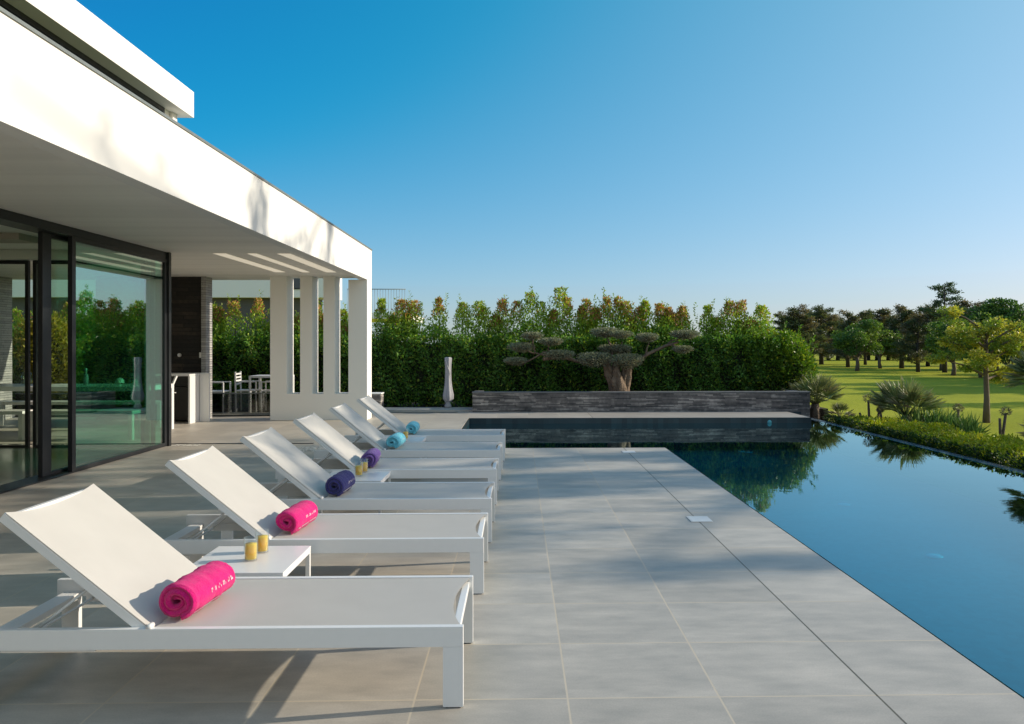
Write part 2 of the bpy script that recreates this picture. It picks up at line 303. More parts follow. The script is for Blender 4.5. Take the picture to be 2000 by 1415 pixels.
def juice_material():
    m = mat('orange_juice', (1.0, 0.50, 0.005), 0.4, noise=(30, 0.02), spec=0.15); nt = m.node_tree; N = nt.nodes; L = nt.links
    b = N['Principled BSDF']; b.inputs['Subsurface Weight'].default_value = 1.0; b.inputs['Subsurface Radius'].default_value = (1.0, 0.7, 0.12); b.inputs['Subsurface Scale'].default_value = 0.09
    return m
M_['juice'] = juice_material()
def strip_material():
    m = mat('sunlit_slot_glow', (0.8, 0.75, 0.65), 0.6, noise=(8, 0.05)); b = m.node_tree.nodes['Principled BSDF']  # emission imitates sun on the roof slot faces, not a lamp
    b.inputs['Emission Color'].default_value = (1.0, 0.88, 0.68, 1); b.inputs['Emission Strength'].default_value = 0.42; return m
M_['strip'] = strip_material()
# ---------------------------------------------------------------- object helpers
def tag(o, label=None, cat=None, group=None, kind=None):
    if label: o['label'] = label
    if cat: o['category'] = cat
    if group: o['group'] = group
    if kind: o['kind'] = kind
    return o
def empty(name, loc=(0, 0, 0), rz=0.0):
    o = bpy.data.objects.new(name, None); o.location = loc; o.rotation_euler = (0, 0, rz); o.empty_display_size = 0.2; COL.objects.link(o); return o
def copy_tree(o, parent=None):
    c = o.copy(); COL.objects.link(c)
    if parent is not None: c.parent = parent
    for ch in list(o.children): copy_tree(ch, c)
    return c

class MB:
    def __init__(self): self.v = []; self.f = []; self.smooth = []
    def add(self, vs, fs, smooth=False):
        n = len(self.v); self.v += [tuple(p) for p in vs]; self.f += [tuple(i + n for i in f) for f in fs]; self.smooth += [smooth] * len(fs); return self
    def box(self, x0, x1, y0, y1, z0, z1, b=0.0):
        if x1 < x0: x0, x1 = x1, x0
        if y1 < y0: y0, y1 = y1, y0
        if z1 < z0: z0, z1 = z1, z0
        if b <= 0:
            vs = [(x, y, z) for z in (z0, z1) for y in (y0, y1) for x in (x0, x1)]
            return self.add(vs, [(0, 2, 3, 1), (4, 5, 7, 6), (0, 1, 5, 4), (2, 6, 7, 3), (0, 4, 6, 2), (1, 3, 7, 5)])
        bm = bmesh.new(); bmesh.ops.create_cube(bm, size=1)
        for v in bm.verts: v.co = Vector(((x0 + x1) / 2 + v.co.x * (x1 - x0), (y0 + y1) / 2 + v.co.y * (y1 - y0), (z0 + z1) / 2 + v.co.z * (z1 - z0)))
        bmesh.ops.bevel(bm, geom=bm.edges[:], offset=b, segments=2, affect='EDGES', profile=0.6)
        self.from_bm(bm); return self
    def from_bm(self, bm, smooth=False):
        bm.verts.ensure_lookup_table(); bm.verts.index_update()
        self.add([v.co[:] for v in bm.verts], [tuple(v.index for v in f.verts) for f in bm.faces], smooth); bm.free()
    def bar(self, p, q, w, h, up=(0, 0, 1)):
        p, q = Vector(p), Vector(q); d = (q - p).normalized(); s = d.cross(Vector(up))
        if s.length < 1e-4: s = d.cross(Vector((1, 0, 0)))
        s.normalize(); u = s.cross(d).normalized(); s = s * w / 2; u = u * h / 2
        vs = [p - s - u, p + s - u, p + s + u, p - s + u, q - s - u, q + s - u, q + s + u, q - s + u]
        return self.add(vs, [(0, 3, 2, 1), (4, 5, 6, 7), (0, 1, 5, 4), (1, 2, 6, 5), (2, 3, 7, 6), (3, 0, 4, 7)])
    def tube(self, pts, rad, n=8, caps=True, wob=0.0, seed=0):
        rng = random.Random(seed); pts = [Vector(p) for p in pts]
        if not hasattr(rad, '__len__'): rad = [rad] * len(pts)
        vs = []; prev = None
        for i, p in enumerate(pts):
            d = (pts[min(i + 1, len(pts) - 1)] - pts[max(i - 1, 0)]).normalized()
            s = d.cross(Vector((0, 0, 1))) if prev is None else prev - d * prev.dot(d)
            if s.length < 1e-3: s = d.cross(Vector((0, 1, 0)))
            s.normalize(); prev = s; u = d.cross(s)
            for k in range(n):
                t = 2 * math.pi * k / n; r = rad[i] * (1 + wob * (rng.random() - 0.5) * 2)
                vs.append(p + (s * math.cos(t) + u * math.sin(t)) * r)
        fs = [(i * n + k, i * n + (k + 1) % n, (i + 1) * n + (k + 1) % n, (i + 1) * n + k) for i in range(len(pts) - 1) for k in range(n)]
        if caps: fs += [tuple(range(n - 1, -1, -1)), tuple((len(pts) - 1) * n + k for k in range(n))]
        return self.add(vs, fs, True)
    def lathe(self, prof, n=24, c=(0, 0, 0), lobes=None):
        vs = []
        for r, z in prof:
            for k in range(n):
                t = 2 * math.pi * k / n; rr = r * (1 + (lobes[1] * math.cos(lobes[0] * t) if lobes else 0)); vs.append((c[0] + rr * math.cos(t), c[1] + rr * math.sin(t), c[2] + z))
        fs = [(i * n + k, i * n + (k + 1) % n, (i + 1) * n + (k + 1) % n, (i + 1) * n + k) for i in range(len(prof) - 1) for k in range(n)]
        return self.add(vs, fs, True)
    def grid(self, fn, nu, nv, smooth=True, flip=False):
        vs = [fn(i / nu, j / nv) for j in range(nv + 1) for i in range(nu + 1)]; w = nu + 1
        fs = [(j * w + i, j * w + i + 1, (j + 1) * w + i + 1, (j + 1) * w + i) for j in range(nv) for i in range(nu)]
        if flip: fs = [f[::-1] for f in fs]
        return self.add(vs, fs, smooth)
    def build(self, name, material, parent=None, loc=None):
        me = bpy.data.meshes.new(name); me.from_pydata(self.v, [], self.f); me.update()
        me.polygons.foreach_set('use_smooth', self.smooth); me.materials.append(material)
        o = bpy.data.objects.new(name, me); COL.objects.link(o)
        if parent is not None: o.parent = parent
        if loc is not None: o.location = loc
        return o

# ---- foliage -----------------------------------------------------------------
def unit(a): return a / np.maximum(np.linalg.norm(a, axis=-1, keepdims=True), 1e-9)
def leaf_arrays(P, D, S, Wd, C, rng, fold=0.25):
    """P,D (n,3) root and direction, S length, Wd width, C (n,3) colours"""
    n = len(P); S = np.broadcast_to(S, (n,))[:, None]; Wd = np.broadcast_to(Wd, (n,))[:, None]
    D = unit(D); side = unit(np.cross(D, rng.normal(size=(n, 3)))); nor = np.cross(side, D)
    mid = P + D * S * 0.5 + nor * Wd * fold
    V = np.stack([P, mid + side * Wd / 2, P + D * S, mid - side * Wd / 2], 1)
    return V.reshape(-1, 3), np.repeat(C, 4, axis=0)
def leaf_object(name, chunks, material, parent=None, extra=None):
    V = np.concatenate([c[0] for c in chunks]); C = np.concatenate([c[1] for c in chunks]); n = len(V) // 4
    me = bpy.data.meshes.new(name); me.vertices.add(len(V)); me.vertices.foreach_set('co', V.astype(np.float32).ravel())
    me.loops.add(4 * n); me.polygons.add(n); me.loops.foreach_set('vertex_index', np.arange(4 * n, dtype=np.int32))
    me.polygons.foreach_set('loop_start', np.arange(0, 4 * n, 4, dtype=np.int32)); me.polygons.foreach_set('loop_total', np.full(n, 4, dtype=np.int32))
    me.update(calc_edges=True); me.validate()
    at_ = me.color_attributes.new('tint', 'FLOAT_COLOR', 'POINT'); at_.data.foreach_set('color', np.concatenate([C, np.ones((len(C), 1))], 1).astype(np.float32).ravel())
    me.materials.append(material); o = bpy.data.objects.new(name, me); COL.objects.link(o)
    if parent is not None: o.parent = parent
    return o
def colours(rng, n, base, var=0.3, warm=0.15):
    base = np.array(base)[None, :] if np.ndim(base) == 1 else base
    k = 1 + rng.uniform(-var, var, (n, 1)); w = rng.uniform(-warm, warm, (n, 1))
    return np.clip(base * k * np.concatenate([1 + w, np.ones((n, 1)), 1 - w], 1), 0.002, 1)
def blob_points(rng, n, c, r, shell=0.45):
    d = unit(rng.normal(size=(n, 3))); rad = (shell + (1 - shell) * rng.random((n, 1)) ** 0.6); return np.array(c) + d * rad * np.array(r), d

# ================================================================= SETTING
def rects_mesh(name, rects, z, material, kind='structure'):
    mb = MB()
    for x0, x1, y0, y1 in rects: mb.add([(x0, y0, z), (x1, y0, z), (x1, y1, z), (x0, y1, z)], [(0, 1, 2, 3)])
    return tag(mb.build(name, material), kind=kind)
Y0 = -7.0
PX0, PX1 = 2.0, 5.93           # pool, near basin
PY_N, PY_F = 10.42, 14.72      # the arm that reaches left behind the deck
PXL = -0.95
WL = -0.11
# terrace: one sheet in rectangles plus the thin slab edge over the water
tr = MB()
for x0, x1, y0, y1 in [(-16, PXL, Y0, PY_N), (PXL, PX0, Y0, PY_N), (-16, PXL, PY_N, PY_F), (-16, PXL, PY_F, 16.15), (PXL, 5.64, PY_F, 16.0)]:
    tr.add([(x0, y0, 0), (x1, y0, 0), (x1, y1, 0), (x0, y1, 0)], [(0, 1, 2, 3)])
def skirt(mb, p, q, z0=-0.035, z1=0.0): mb.add([(*p, z0), (*q, z0), (*q, z1), (*p, z1)], [(0, 1, 2, 3)])
skirt(tr, (PX0, PY_N), (PX0, Y0)); skirt(tr, (PXL, PY_N), (PX0, PY_N)); skirt(tr, (PXL, PY_F), (PXL, PY_N)); skirt(tr, (5.64, PY_F), (PXL, PY_F)); skirt(tr, (5.64, 16.0), (5.64, PY_F))
tag(tr.build('terrace', M_['paving']), kind='structure')
# pool basin
FL = -0.62
bs = MB(); i_ = 0.015
bs.add([(PX0 + i_, Y0, FL), (PX1, Y0, FL), (PX1, PY_F - i_, FL), (PX0 + i_, PY_F - i_, FL)], [(0, 1, 2, 3)])
bs.add([(PXL + i_, PY_N + i_, FL), (PX0 + i_, PY_N + i_, FL), (PX0 + i_, PY_F - i_, FL), (PXL + i_, PY_F - i_, FL)], [(0, 1, 2, 3)])
bs.add([(5.66, PY_F - i_, FL), (PX1, PY_F - i_, FL), (PX1, 15.98, FL), (5.66, 15.98, FL)], [(0, 1, 2, 3)])
for p, q in [((PX0 + i_, PY_N + i_), (PX0 + i_, Y0)), ((PXL + i_, PY_N + i_), (PX0 + i_, PY_N + i_)), ((PX1, Y0), (PX1, 15.98)), ((PX0 + i_, Y0), (PX1, Y0))]:
    skirt(bs, p, q, FL, WL - 0.005 if p[0] == PX1 else -0.004)
tag(bs.build('pool_basin', M_['basin']), kind='structure')
wb = MB()
for p, q in [((5.66, PY_F - i_), (PXL + i_, PY_F - i_)), ((PXL + i_, PY_F - i_), (PXL + i_, PY_N + i_)), ((5.66, 15.98), (5.66, PY_F - i_)), ((PX1, 15.98), (5.66, 15.98))]:
    skirt(wb, p, q, FL, -0.004)
tag(wb.build('pool_wall', M_['waterline']), kind='structure')
rects_mesh('pool_water', [(PX0 + i_, PX1, Y0, PY_F - i_), (PXL + i_, PX0 + i_, PY_N + i_, PY_F - i_), (5.66, PX1, PY_F - i_, 15.98)], WL, M_['water'])
rm = MB(); rm.box(PX1, PX1 + 0.17, Y0, 16.1, -1.3, WL - 0.004, 0.012); tag(rm.build('pool_rim', M_['rim']), kind='structure')

# ground: bed beside the pool that drops to the lawn
def sstep(t): t = max(0.0, min(1.0, t)); return t * t * (3 - 2 * t)
def ground_z(x, y):
    dx = (x - 8.6) / 2.6; dy = (y - 17.2) / 3.2 if x > 4 else -1
    k = sstep(max(dx, dy if x > 5.5 else dy * (x - 4) / 1.5)); base = -0.34
    return base + (-1.7 - base) * k
def axis(vals):
    out = []
    for a_, b_, n in vals: out += list(np.linspace(a_, b_, n, endpoint=False))
    return out + [vals[-1][1]]
gx = axis([(-900, -60, 6), (-60, 3, 14), (3, 16, 40), (16, 60, 16), (60, 900, 8)]); gy = axis([(-60, 0, 6), (0, 12, 10), (12, 26, 44), (26, 90, 20), (90, 2500, 12)])
gm = MB(); vs = [(x, y, (ground_z(x, y) if (x > 3) else -0.34) - (0.5 if (x < 6.3 and y < 16.1 and x > -16) else 0)) for y in gy for x in gx]; w_ = len(gx)
gm.add(vs, [(j * w_ + i, j * w_ + i + 1, (j + 1) * w_ + i + 1, (j + 1) * w_ + i) for j in range(len(gy) - 1) for i in range(w_ - 1)], True)
tag(gm.build('lawn', M_['lawn']), kind='structure')
sb = MB(); sb.grid(lambda u, v: (6.10 + u * 2.4, 6 + v * 11.4, ground_z(6.10 + u * 2.4, 6 + v * 11.4) + 0.03 - 0.05 * u), 8, 20); tag(sb.build('flower_bed_soil', M_['soil']), kind='structure')
sb = MB(); sb.box(-16, 6.9, 16.95, 19.6, -0.4, -0.02); tag(sb.build('hedge_bed_soil', M_['soil']), kind='structure')
kb = MB(); kb.box(-3.4, PXL - 0.01, 16.2, 16.93, -0.1, 0.03, 0.004); tag(kb.build('kerb', mat('pale_kerb', (0.42, 0.40, 0.36), 0.8, noise=(6, 0.12), bump=(40, 0.3, 0.004))), kind='structure')
ds = MB(); ds.box(-2.8, PXL - 0.3, 15.86, 15.93, 0.002, 0.006); tag(ds.build('dark_kerb_line', M_['dark_panel']), kind='structure')  # thin dark strip laid in front of the kerb

# pebble strip between the house and the terrace end
rng = random.Random(5); pb = MB()
ds = MB(); ds.box(-12.9, -2.9, 10.93, 10.99, 0.002, 0.007); tag(ds.build('step_shadow_strip', M_['dark_panel']), kind='structure')  # dark strip laid in as the shadow line of a step
def pebble(mb, x, y, z, r):
    n = 6; vs = [(x, y, z + r * 0.7)]
    for k in range(n): t = 2 * math.pi * k / n; q = r * rng.uniform(0.75, 1.1); vs.append((x + q * math.cos(t), y + q * math.sin(t), z + r * 0.15))
    mb.add(vs, [(0, 1 + k, 1 + (k + 1) % n) for k in range(n)], True)
for _ in range(900): pebble(pb, rng.uniform(-12.5, -4.98), rng.uniform(10.74, 10.90), 0.0, rng.uniform(0.012, 0.025))
for _ in range(220): pebble(pb, rng.gauss(-2.75, 0.16), rng.gauss(10.35, 0.16), 0.0, rng.uniform(0.012, 0.022))
for _ in range(120): pebble(pb, rng.uniform(-4.8, -4.45), rng.uniform(10.72, 10.88), 0.0, rng.uniform(0.01, 0.018))
tag(pb.build('white_pebbles', M_['pebble']), kind='stuff')

# ================================================================= VILLA
FX = -2.82; CZ = 2.68; FB = 2.62; FT = 3.215; YN, YF = 14.42, 14.86; GX = -4.87; YE = 10.72
villa = empty('villa', (-8, 5, 0)); tag(villa, 'modern white flat roofed villa with deep roof overhang, sliding glass doors and slotted end wall', 'house')
def vp(mb, name, m, parent=villa):
    o = mb.build(name, m); o.parent = parent; o.matrix_parent_inverse = Matrix.Translation((8, -5, 0)) if parent is villa else Matrix.Identity(4); return o
# soffit slab; added glowing strips stand in for three sunlit roof slots
slots = [(-4.315, -4.065), (-3.845, -3.635), (-3.425, -3.17)]
cl = MB(); T = 0.10
cl.box(-16, -2.97, Y0, 10.8, CZ, CZ + 0.3)
cl.box(-16, -2.97, 10.8, YF, CZ, CZ + 0.3)
cl.box(-16, -4.6, YF, 15.3, CZ, CZ + T)
vp(cl, 'ceiling', M_['soffit'])
fa = MB(); fa.box(-2.97, FX, Y0, YF, FB, FT)
fa.box(-16, -4.62, YF + 0.003, 15.3, CZ + T, FT); fa.box(-4.62, -2.97, YF - 0.14, YF, CZ + T + 0.003, FT)
vp(fa, 'fascia', M_['plaster'])
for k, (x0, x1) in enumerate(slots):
    st_ = MB(); st_.box(x0 + 0.05, x1 - 0.03, 10.85, 13.6, CZ - 0.004, CZ - 0.001); so = vp(st_, 'sunlit_slot_strip', M_['strip'])
gv = MB(); gv.box(-3.0, -2.968, Y0, YF, FB + 0.035, CZ - 0.004); vp(gv, 'shadow_gap', M_['dark_metal'])
tm = MB(); tm.box(-3.02, FX + 0.012, Y0, YF + 0.012, FT + 0.001, FT + 0.022); vp(tm, 'parapet_capping', M_['trim'])
gr = MB(); gr.box(-5.5, -3.03, Y0, 12.3, FT - 0.12, FT + 0.045); vp(gr, 'roof_gravel', M_['gravel'])
# slotted end wall (front faces towards the camera)
sw = MB(); xs2 = [-4.62] + [v for s in slots for v in s] + [FX - 0.002]
SB = 0.485
sw.box(-4.62, FX - 0.002, YN, YF - 0.002, -0.02, SB)
for i in range(0, len(xs2), 2): sw.box(xs2[i], xs2[i + 1], YN, YF - 0.002, SB, (FB if i == 6 else CZ) - 0.001)
vp(sw, 'slotted_wall', M_['plinth'])
# upper storey
us = MB(); UX = -5.3
us.box(-14, UX, Y0, 12.68, 5.11, 5.53); vp(us, 'upper_roof', M_['plaster'])
uw = MB(); uw.box(-13.6, -5.55, 12.15, 12.35, FT - 0.3, 5.108); uw.box(-13.6, -5.50, 12.36, 12.52, FT - 0.3, 5.107)
vp(uw, 'upper_wall', M_['plaster'])
uf = MB()
for y in (-7.0, -3.0, 0.5, 3.5, 6.5, 9.4, 12.08): uf.box(-5.6, -5.53, y, y + 0.07, FT, 5.04)
uf.box(-5.6, -5.53, Y0, 12.15, 5.04, 5.107); uf.box(-5.6, -5.53, Y0, 12.15, FT - 0.1, FT + 0.1)
ufo = vp(uf, 'upper_window', M_['dark_metal'])
ug = MB(); ug.box(-5.57, -5.56, Y0, 12.1, FT + 0.1, 5.05); uo = ug.build('pane', M_['glass_dark']); uo.parent = ufo
ub = MB(); ub.box(-13, -6.2, Y0 + 0.2, 12.0, FT - 0.3, FT - 0.2); vp(ub, 'upper_floor', M_['slat'])
# dark stone wall by the kitchen + stone columns
dw = MB(); dw.box(-7.9, -5.93, 14.55, 14.75, 0, CZ - 0.002); vp(dw, 'stone_wall', M_['dark_ledger'])
for x0, x1 in ((-5.925, -5.84), (-9.85, -9.64)):
    c = MB(); c.box(x0, x1, 14.5, 14.8 if x0 > -7 else 14.86, 0, CZ - 0.002); vp(c, 'stone_column', M_['pale_ledger'])
dw = MB(); dw.box(-12.5, -9.86, 14.6, 14.75, 0, CZ - 0.002); vp(dw, 'side_wall', M_['dark_ledger'])
# interior
fi = MB(); fi.box(-13, GX - 0.2, Y0, 10.55, 0.004, 0.012); vp(fi, 'interior_floor', M_['floor_in'])
wl = MB(); wl.box(-13.2, -13, Y0, 10.6, 0, CZ); wl.box(-13, GX, Y0 - 0.15, Y0, 0, CZ); vp(wl, 'interior_wall', M_['plinth'])
bd = MB(); bd.box(-8.6, -5.7, 8.9, 9.25, CZ - 0.075, CZ - 0.001); vp(bd, 'blind_box', M_['timber'])
def glazed(name, x, y0, y1, z0, z1, m, st=0.055, th=0.05, along='Y', rails=True):
    f = MB(); B = (lambda a0, a1, c0, c1: f.box(x - th / 2, x + th / 2, a0, a1, c0, c1, 0.003)) if along == 'Y' else (lambda a0, a1, c0, c1: f.box(a0, a1, x - th / 2, x + th / 2, c0, c1, 0.003))
    B(y0, y0 + st, z0, z1); B(y1 - st, y1, z0, z1); B(y0 + st, y1 - st, z1 - 0.05, z1); B(y0 + st, y1 - st, z0, z0 + 0.035)
    fo = vp(f, name, M_['dark_metal']); g = MB()
    if along == 'Y': g.box(x - 0.006, x + 0.006, y0 + st - 0.01, y1 - st + 0.01, z0 + 0.03, z1 - 0.045)
    else: g.box(y0 + st - 0.01, y1 - st + 0.01, x - 0.006, x + 0.006, z0 + 0.03, z1 - 0.045)
    p = g.build('pane', m); p.parent = fo; return fo
hd = MB(); hd.box(GX - 0.24, GX + 0.02, Y0, YE, 2.585, CZ - 0.001, 0.003); hd.box(GX - 0.24, GX + 0.02, Y0, YE, 0.004, 0.016); vp(hd, 'door_track', M_['dark_metal'])
glazed('sliding_door', GX, 8.46, YE, 0.018, 2.583, M_['glass_green'], 0.07)
glazed('sliding_door', GX - 0.11, 8.12, 10.45, 0.018, 2.583, M_['glass_clear'], 0.15)
ps = MB(); ps.box(GX - 0.06, GX + 0.05, YE + 0.002, YE + 0.07, 0, CZ - 0.002, 0.003); vp(ps, 'corner_post', M_['dark_metal'])
for x0, x1 in ((-8.7, -6.66), (-6.60, GX - 0.1), (-12.9, -8.76)): glazed('rear_window', 10.62, x0, x1, 0.0, 2.55, M_['glass_clear'], 0.045, 0.05, 'X')
hb = MB(); hb.box(-12.9, GX - 0.08, 10.5, 10.7, 2.552, CZ - 0.002); vp(hb, 'lintel', M_['plinth'])
for x, y in ((-9.6, 14.1), (-8.9, 14.1), (-7.6, 9.9)):
    dl = MB(); dl.lathe([(0.0, 0), (0.035, 0), (0.045, 0.006), (0.045, 0.012)], 16, (x, y, CZ - 0.012)); vp(dl, 'downlight', M_['plate'])
for px, kind in ((351, 0), (395, 1)):
    p = at(px, 694, 14.55); s = MB()
    if kind: s.box(p.x - 0.05, p.x + 0.05, 14.53, 14.549, p.z - 0.05, p.z + 0.05, 0.004)
    else: s.lathe([(0, 0), (0.035, 0.0), (0.035, 0.02)], 14, (0, 0, 0))
    o = vp(s, 'socket' if kind else 'round_switch', M_['plate'])
    if not kind: o.matrix_parent_inverse = Matrix.Identity(4); o.rotation_euler = (R(90), 0, 0); o.location = (p.x + 8, 14.549 - 5, p.z)

# ---- low tinted glass screen, planter, neighbour
gs = empty('glass_screen', (-7, 15.2, 0)); tag(gs, 'low dark glass screen with pale top rail between stone column and slotted wall', 'railing')
g = MB(); g.box(-2.8, 2.36, -0.006, 0.006, 0.02, 0.44); g.build('pane', M_['glass_smoke'], gs)
g = MB(); g.box(-2.8, 2.36, -0.015, 0.015, 0.44, 0.462); g.build('top_rail', M_['trim'], gs)
g = MB(); g.box(-2.8, 2.36, -0.02, 0.02, 0.0, 0.02); g.build('base_rail', M_['dark_metal'], gs)

pl = empty('stone_planter', (2.6, 16.0, 0)); tag(pl, 'long grey stacked stone planter at the far pool end, olive tree growing in it', 'planter')
p = MB(); p.box(PXL - 2.6, 6.13 - 2.6, 0.002, 0.20, -0.7, 0.395); p.box(PXL - 2.6, PXL - 2.4, 0.2, 0.95, -0.3, 0.394); p.box(5.93 - 2.6, 6.13 - 2.6, 0.2, 0.95, -0.9, 0.394); p.build('stone_wall', M_['ledger'], pl)
p = MB(); p.box(PXL - 2.61, 6.14 - 2.6, -0.004, 0.21, 0.396, 0.42, 0.004); p.build('capping', mat('grey_stone_cap', (0.16, 0.16, 0.16), 0.7, noise=(9, 0.3)), pl)
p = MB(); p.box(PXL - 2.4, 5.93 - 2.6, 0.2, 0.95, -0.3, 0.33); p.build('soil', M_['soil'], pl)
lp = empty('low_wall', (-3.8, 15.6, 0)); tag(lp, 'short grey stone clad wall end beside the corner of the white villa', 'wall')
p = MB(); p.box(-0.7, 1.02, 0, 0.35, 0, 0.40); p.build('stone_wall', M_['ledger'], lp)
p = MB(); p.box(-0.7, 1.03, -0.005, 0.36, 0.401, 0.42, 0.003); p.build('capping', M_['plinth'], lp)

nb = empty('neighbour_house', (-16, 34, -0.3)); tag(nb, 'white and dark clad neighbouring house mostly hidden behind the hedge and the villa', 'house')
def nbp(name, m, *b):
    q = MB()
    for x0, x1, y0, y1, z0, z1 in b: q.box(x0 + 16, x1 + 16, y0 - 34, y1 - 34, z0 + 0.3, z1 + 0.3)
    return q.build(name, m, nb)
nbp('upper_wall', M_['plaster'], (-24, -7.75, 32, 34, 3.36, 5.2))
nbp('slat_wall', M_['slat'], (-24, -8.6, 32.4, 34, -0.3, 3.355), (-8.6, -7.9, 33, 34, -0.3, 2.2))
nw = nbp('window', M_['dark_metal'], (-9.75, -8.95, 31.97, 32.05, 3.7, 4.6))
q = MB(); q.box(-9.70 + 16, -9.0 + 16, 31.955 - 34, 31.965 - 34, 4.05, 4.85); q.build('pane', M_['glass_dark'], nw)
nbp('terrace_slab', M_['plaster'], (-7.3, -4.7, 32.5, 38, 2.5, 2.75))
rl = MB()
for k in range(22): rl.tube([(-7.2 + 16 + k * 0.115, -1.45, 2.9), (-7.2 + 16 + k * 0.115, -1.45, 4.05)], 0.008, 4)
rl.tube([(8.8, -1.45, 4.05), (11.25, -1.45, 4.05)], 0.018, 5); rl.build('balcony_railing', M_['trim'], nb)

# ================================================================= LOUNGERS
L_LEN, L_W, L_H = 1.92, 0.665, 0.314
def make_lounger():
    r = empty('sun_lounger')
    bw, bh = 0.028, 0.078; X0 = -L_LEN
    for y in (0.0, L_W - bw):
        m = MB(); m.box(X0, 0, y, y + bw, L_H - bh, L_H, 0.002); m.build('side_rail', M_['frame'], r)
        for x in (X0 + 0.02, -bh):
            m = MB(); m.box(x, x + bh, y, y + bw, 0.004, L_H - bh - 0.0003, 0.001); lg = m.build('leg', M_['frame'], r)
            m = MB(); m.box(x + 0.01, x + bh - 0.01, y + 0.003, y + bw - 0.003, 0, 0.004); m.build('foot_pad', M_['dark_metal'], lg)
    m = MB(); m.box(X0 + 0.03, X0 + 0.11, bw + 0.001, L_W - bw - 0.001, L_H - 0.085, L_H - 0.057, 0.003)
    m.build('crossbar', M_['frame'], r)
    for x, z in ((-0.046, L_H - 0.05), (-0.75, L_H - 0.078)):
        m = MB(); m.box(x, x + 0.03, bw + 0.001, L_W - bw - 0.001, z, z + 0.028, 0.003); m.build('crossbar', M_['frame'], r)
    hx = -1.20; yi0, yi1 = bw + 0.002, L_W - bw - 0.002
    def seat(u, v):
        x = hx + 0.01 + u * (-0.012 - hx - 0.01); y = yi0 + v * (yi1 - yi0); s = 4 * v * (1 - v)
        sag = 0.010 * s * (0.6 + 0.4 * math.sin(math.pi * u)); k = max(0.0, (u - 0.8) / 0.2)
        return (x - 0.050 * s * k ** 2, y, L_H - 0.004 - sag)
    m = MB(); m.grid(seat, 60, 16); m.grid(lambda u, v: tuple(Vector(seat(u, v)) - Vector((0, 0, 0.004))), 60, 16, flip=True); m.build('seat', M_['textilene'], r)
    ang = R(39.2); BL = 0.718; ca, sa = math.cos(ang), math.sin(ang)
    def bk(t, n): return (hx - t * ca + n * sa * -1 * -1 * 0 - n * -sa * 0 + n * sa, L_H - 0.012 + t * sa + n * ca)   # t along the rest, n out of its face
    yb0, yb1 = 0.036, L_W - 0.036
    m = MB()
    for y in (yb0, yb1):
        a0 = bk(0, -0.02); a1 = bk(BL, -0.02); m.bar((a0[0], y, a0[1]), (a1[0], y, a1[1]), 0.022, 0.034)
    a0 = bk(BL - 0.012, -0.022); m.bar((a0[0], yb0 + 0.012, a0[1]), (a0[0], yb1 - 0.012, a0[1]), 0.02, 0.02)
    a0 = bk(0.03, -0.022); m.bar((a0[0], yb0 + 0.012, a0[1]), (a0[0], yb1 - 0.012, a0[1]), 0.02, 0.02); m.build('back_frame', M_['frame'], r)
    def rest(u, v, off=0.0):
        s = 4 * v * (1 - v); t = u * BL; dip = 0.02 * s * (0.35 + 0.65 * u); tt = t - 0.022 * s * max(0, (u - 0.85) / 0.15) ** 2
        q = bk(tt, 0.002 - dip - off); return (q[0], yb0 - 0.010 + v * (yb1 - yb0 + 0.02), q[1])
    m = MB(); m.grid(lambda u, v: rest(u, v), 30, 16, flip=True); m.grid(lambda u, v: rest(u, v, 0.005), 30, 16)
    m.build('backrest', M_['textilene'], r)
    # prop: U bracket from the rest down to the ratchet plates
    m = MB(); p1 = bk(0.30, -0.045)
    for y in (0.10, L_W - 0.10):
        m.tube([(p1[0], y, p1[1]), (X0 + 0.20, y, L_H - 0.065)], 0.006, 8)
    m.tube([(p1[0], 0.09, p1[1]), (p1[0], L_W - 0.09, p1[1])], 0.006, 8); m.tube([(X0 + 0.20, 0.09, L_H - 0.065), (X0 + 0.20, L_W - 0.09, L_H - 0.065)], 0.006, 8); m.build('prop', M_['frame'], r)
    for y in (0.036, L_W - 0.042):
        m = MB(); m.box(X0 + 0.14, X0 + 0.50, y, y + 0.006, L_H - 0.098, L_H - 0.055, 0.001); m.build('ratchet', M_['frame'], r)
    for y in (0.018, L_W - 0.018):
        m = MB(); m.tube([(hx, y - 0.017, L_H + 0.006), (hx, y + 0.017, L_H + 0.006)], 0.010, 12); m.build('hinge', M_['frame'], r)
    return r
LX = [(-0.212, 2.965), (-0.193, 4.315), (-0.186, 5.432), (-0.186, 6.715), (-0.178, 7.945), (-0.162, 9.25)]
LL = ['nearest white sun lounger, in front, holding the large pink towel',
      'second white sun lounger from the front, holding the smaller pink towel',
      'third white sun lounger from the front, carrying the dark navy rolled towel',
      'fourth white sun lounger from the front, carrying the lilac purple rolled towel',
      'fifth white sun lounger from the front, carrying the nearer aqua blue towel',
      'farthest white sun lounger, nearest to the pool end, carrying the farther aqua blue towel']
base_l = make_lounger()
for i, (x, y) in enumerate(LX):
    o = base_l if i == 0 else copy_tree(base_l)
    o.location = (x, y, 0); o.rotation_euler = (0, 0, R([0, 0.2, -0.15, 0.1, -0.2, 0.1][i])); tag(o, LL[i], 'sun lounger', 'white sun loungers in a row on the terrace')

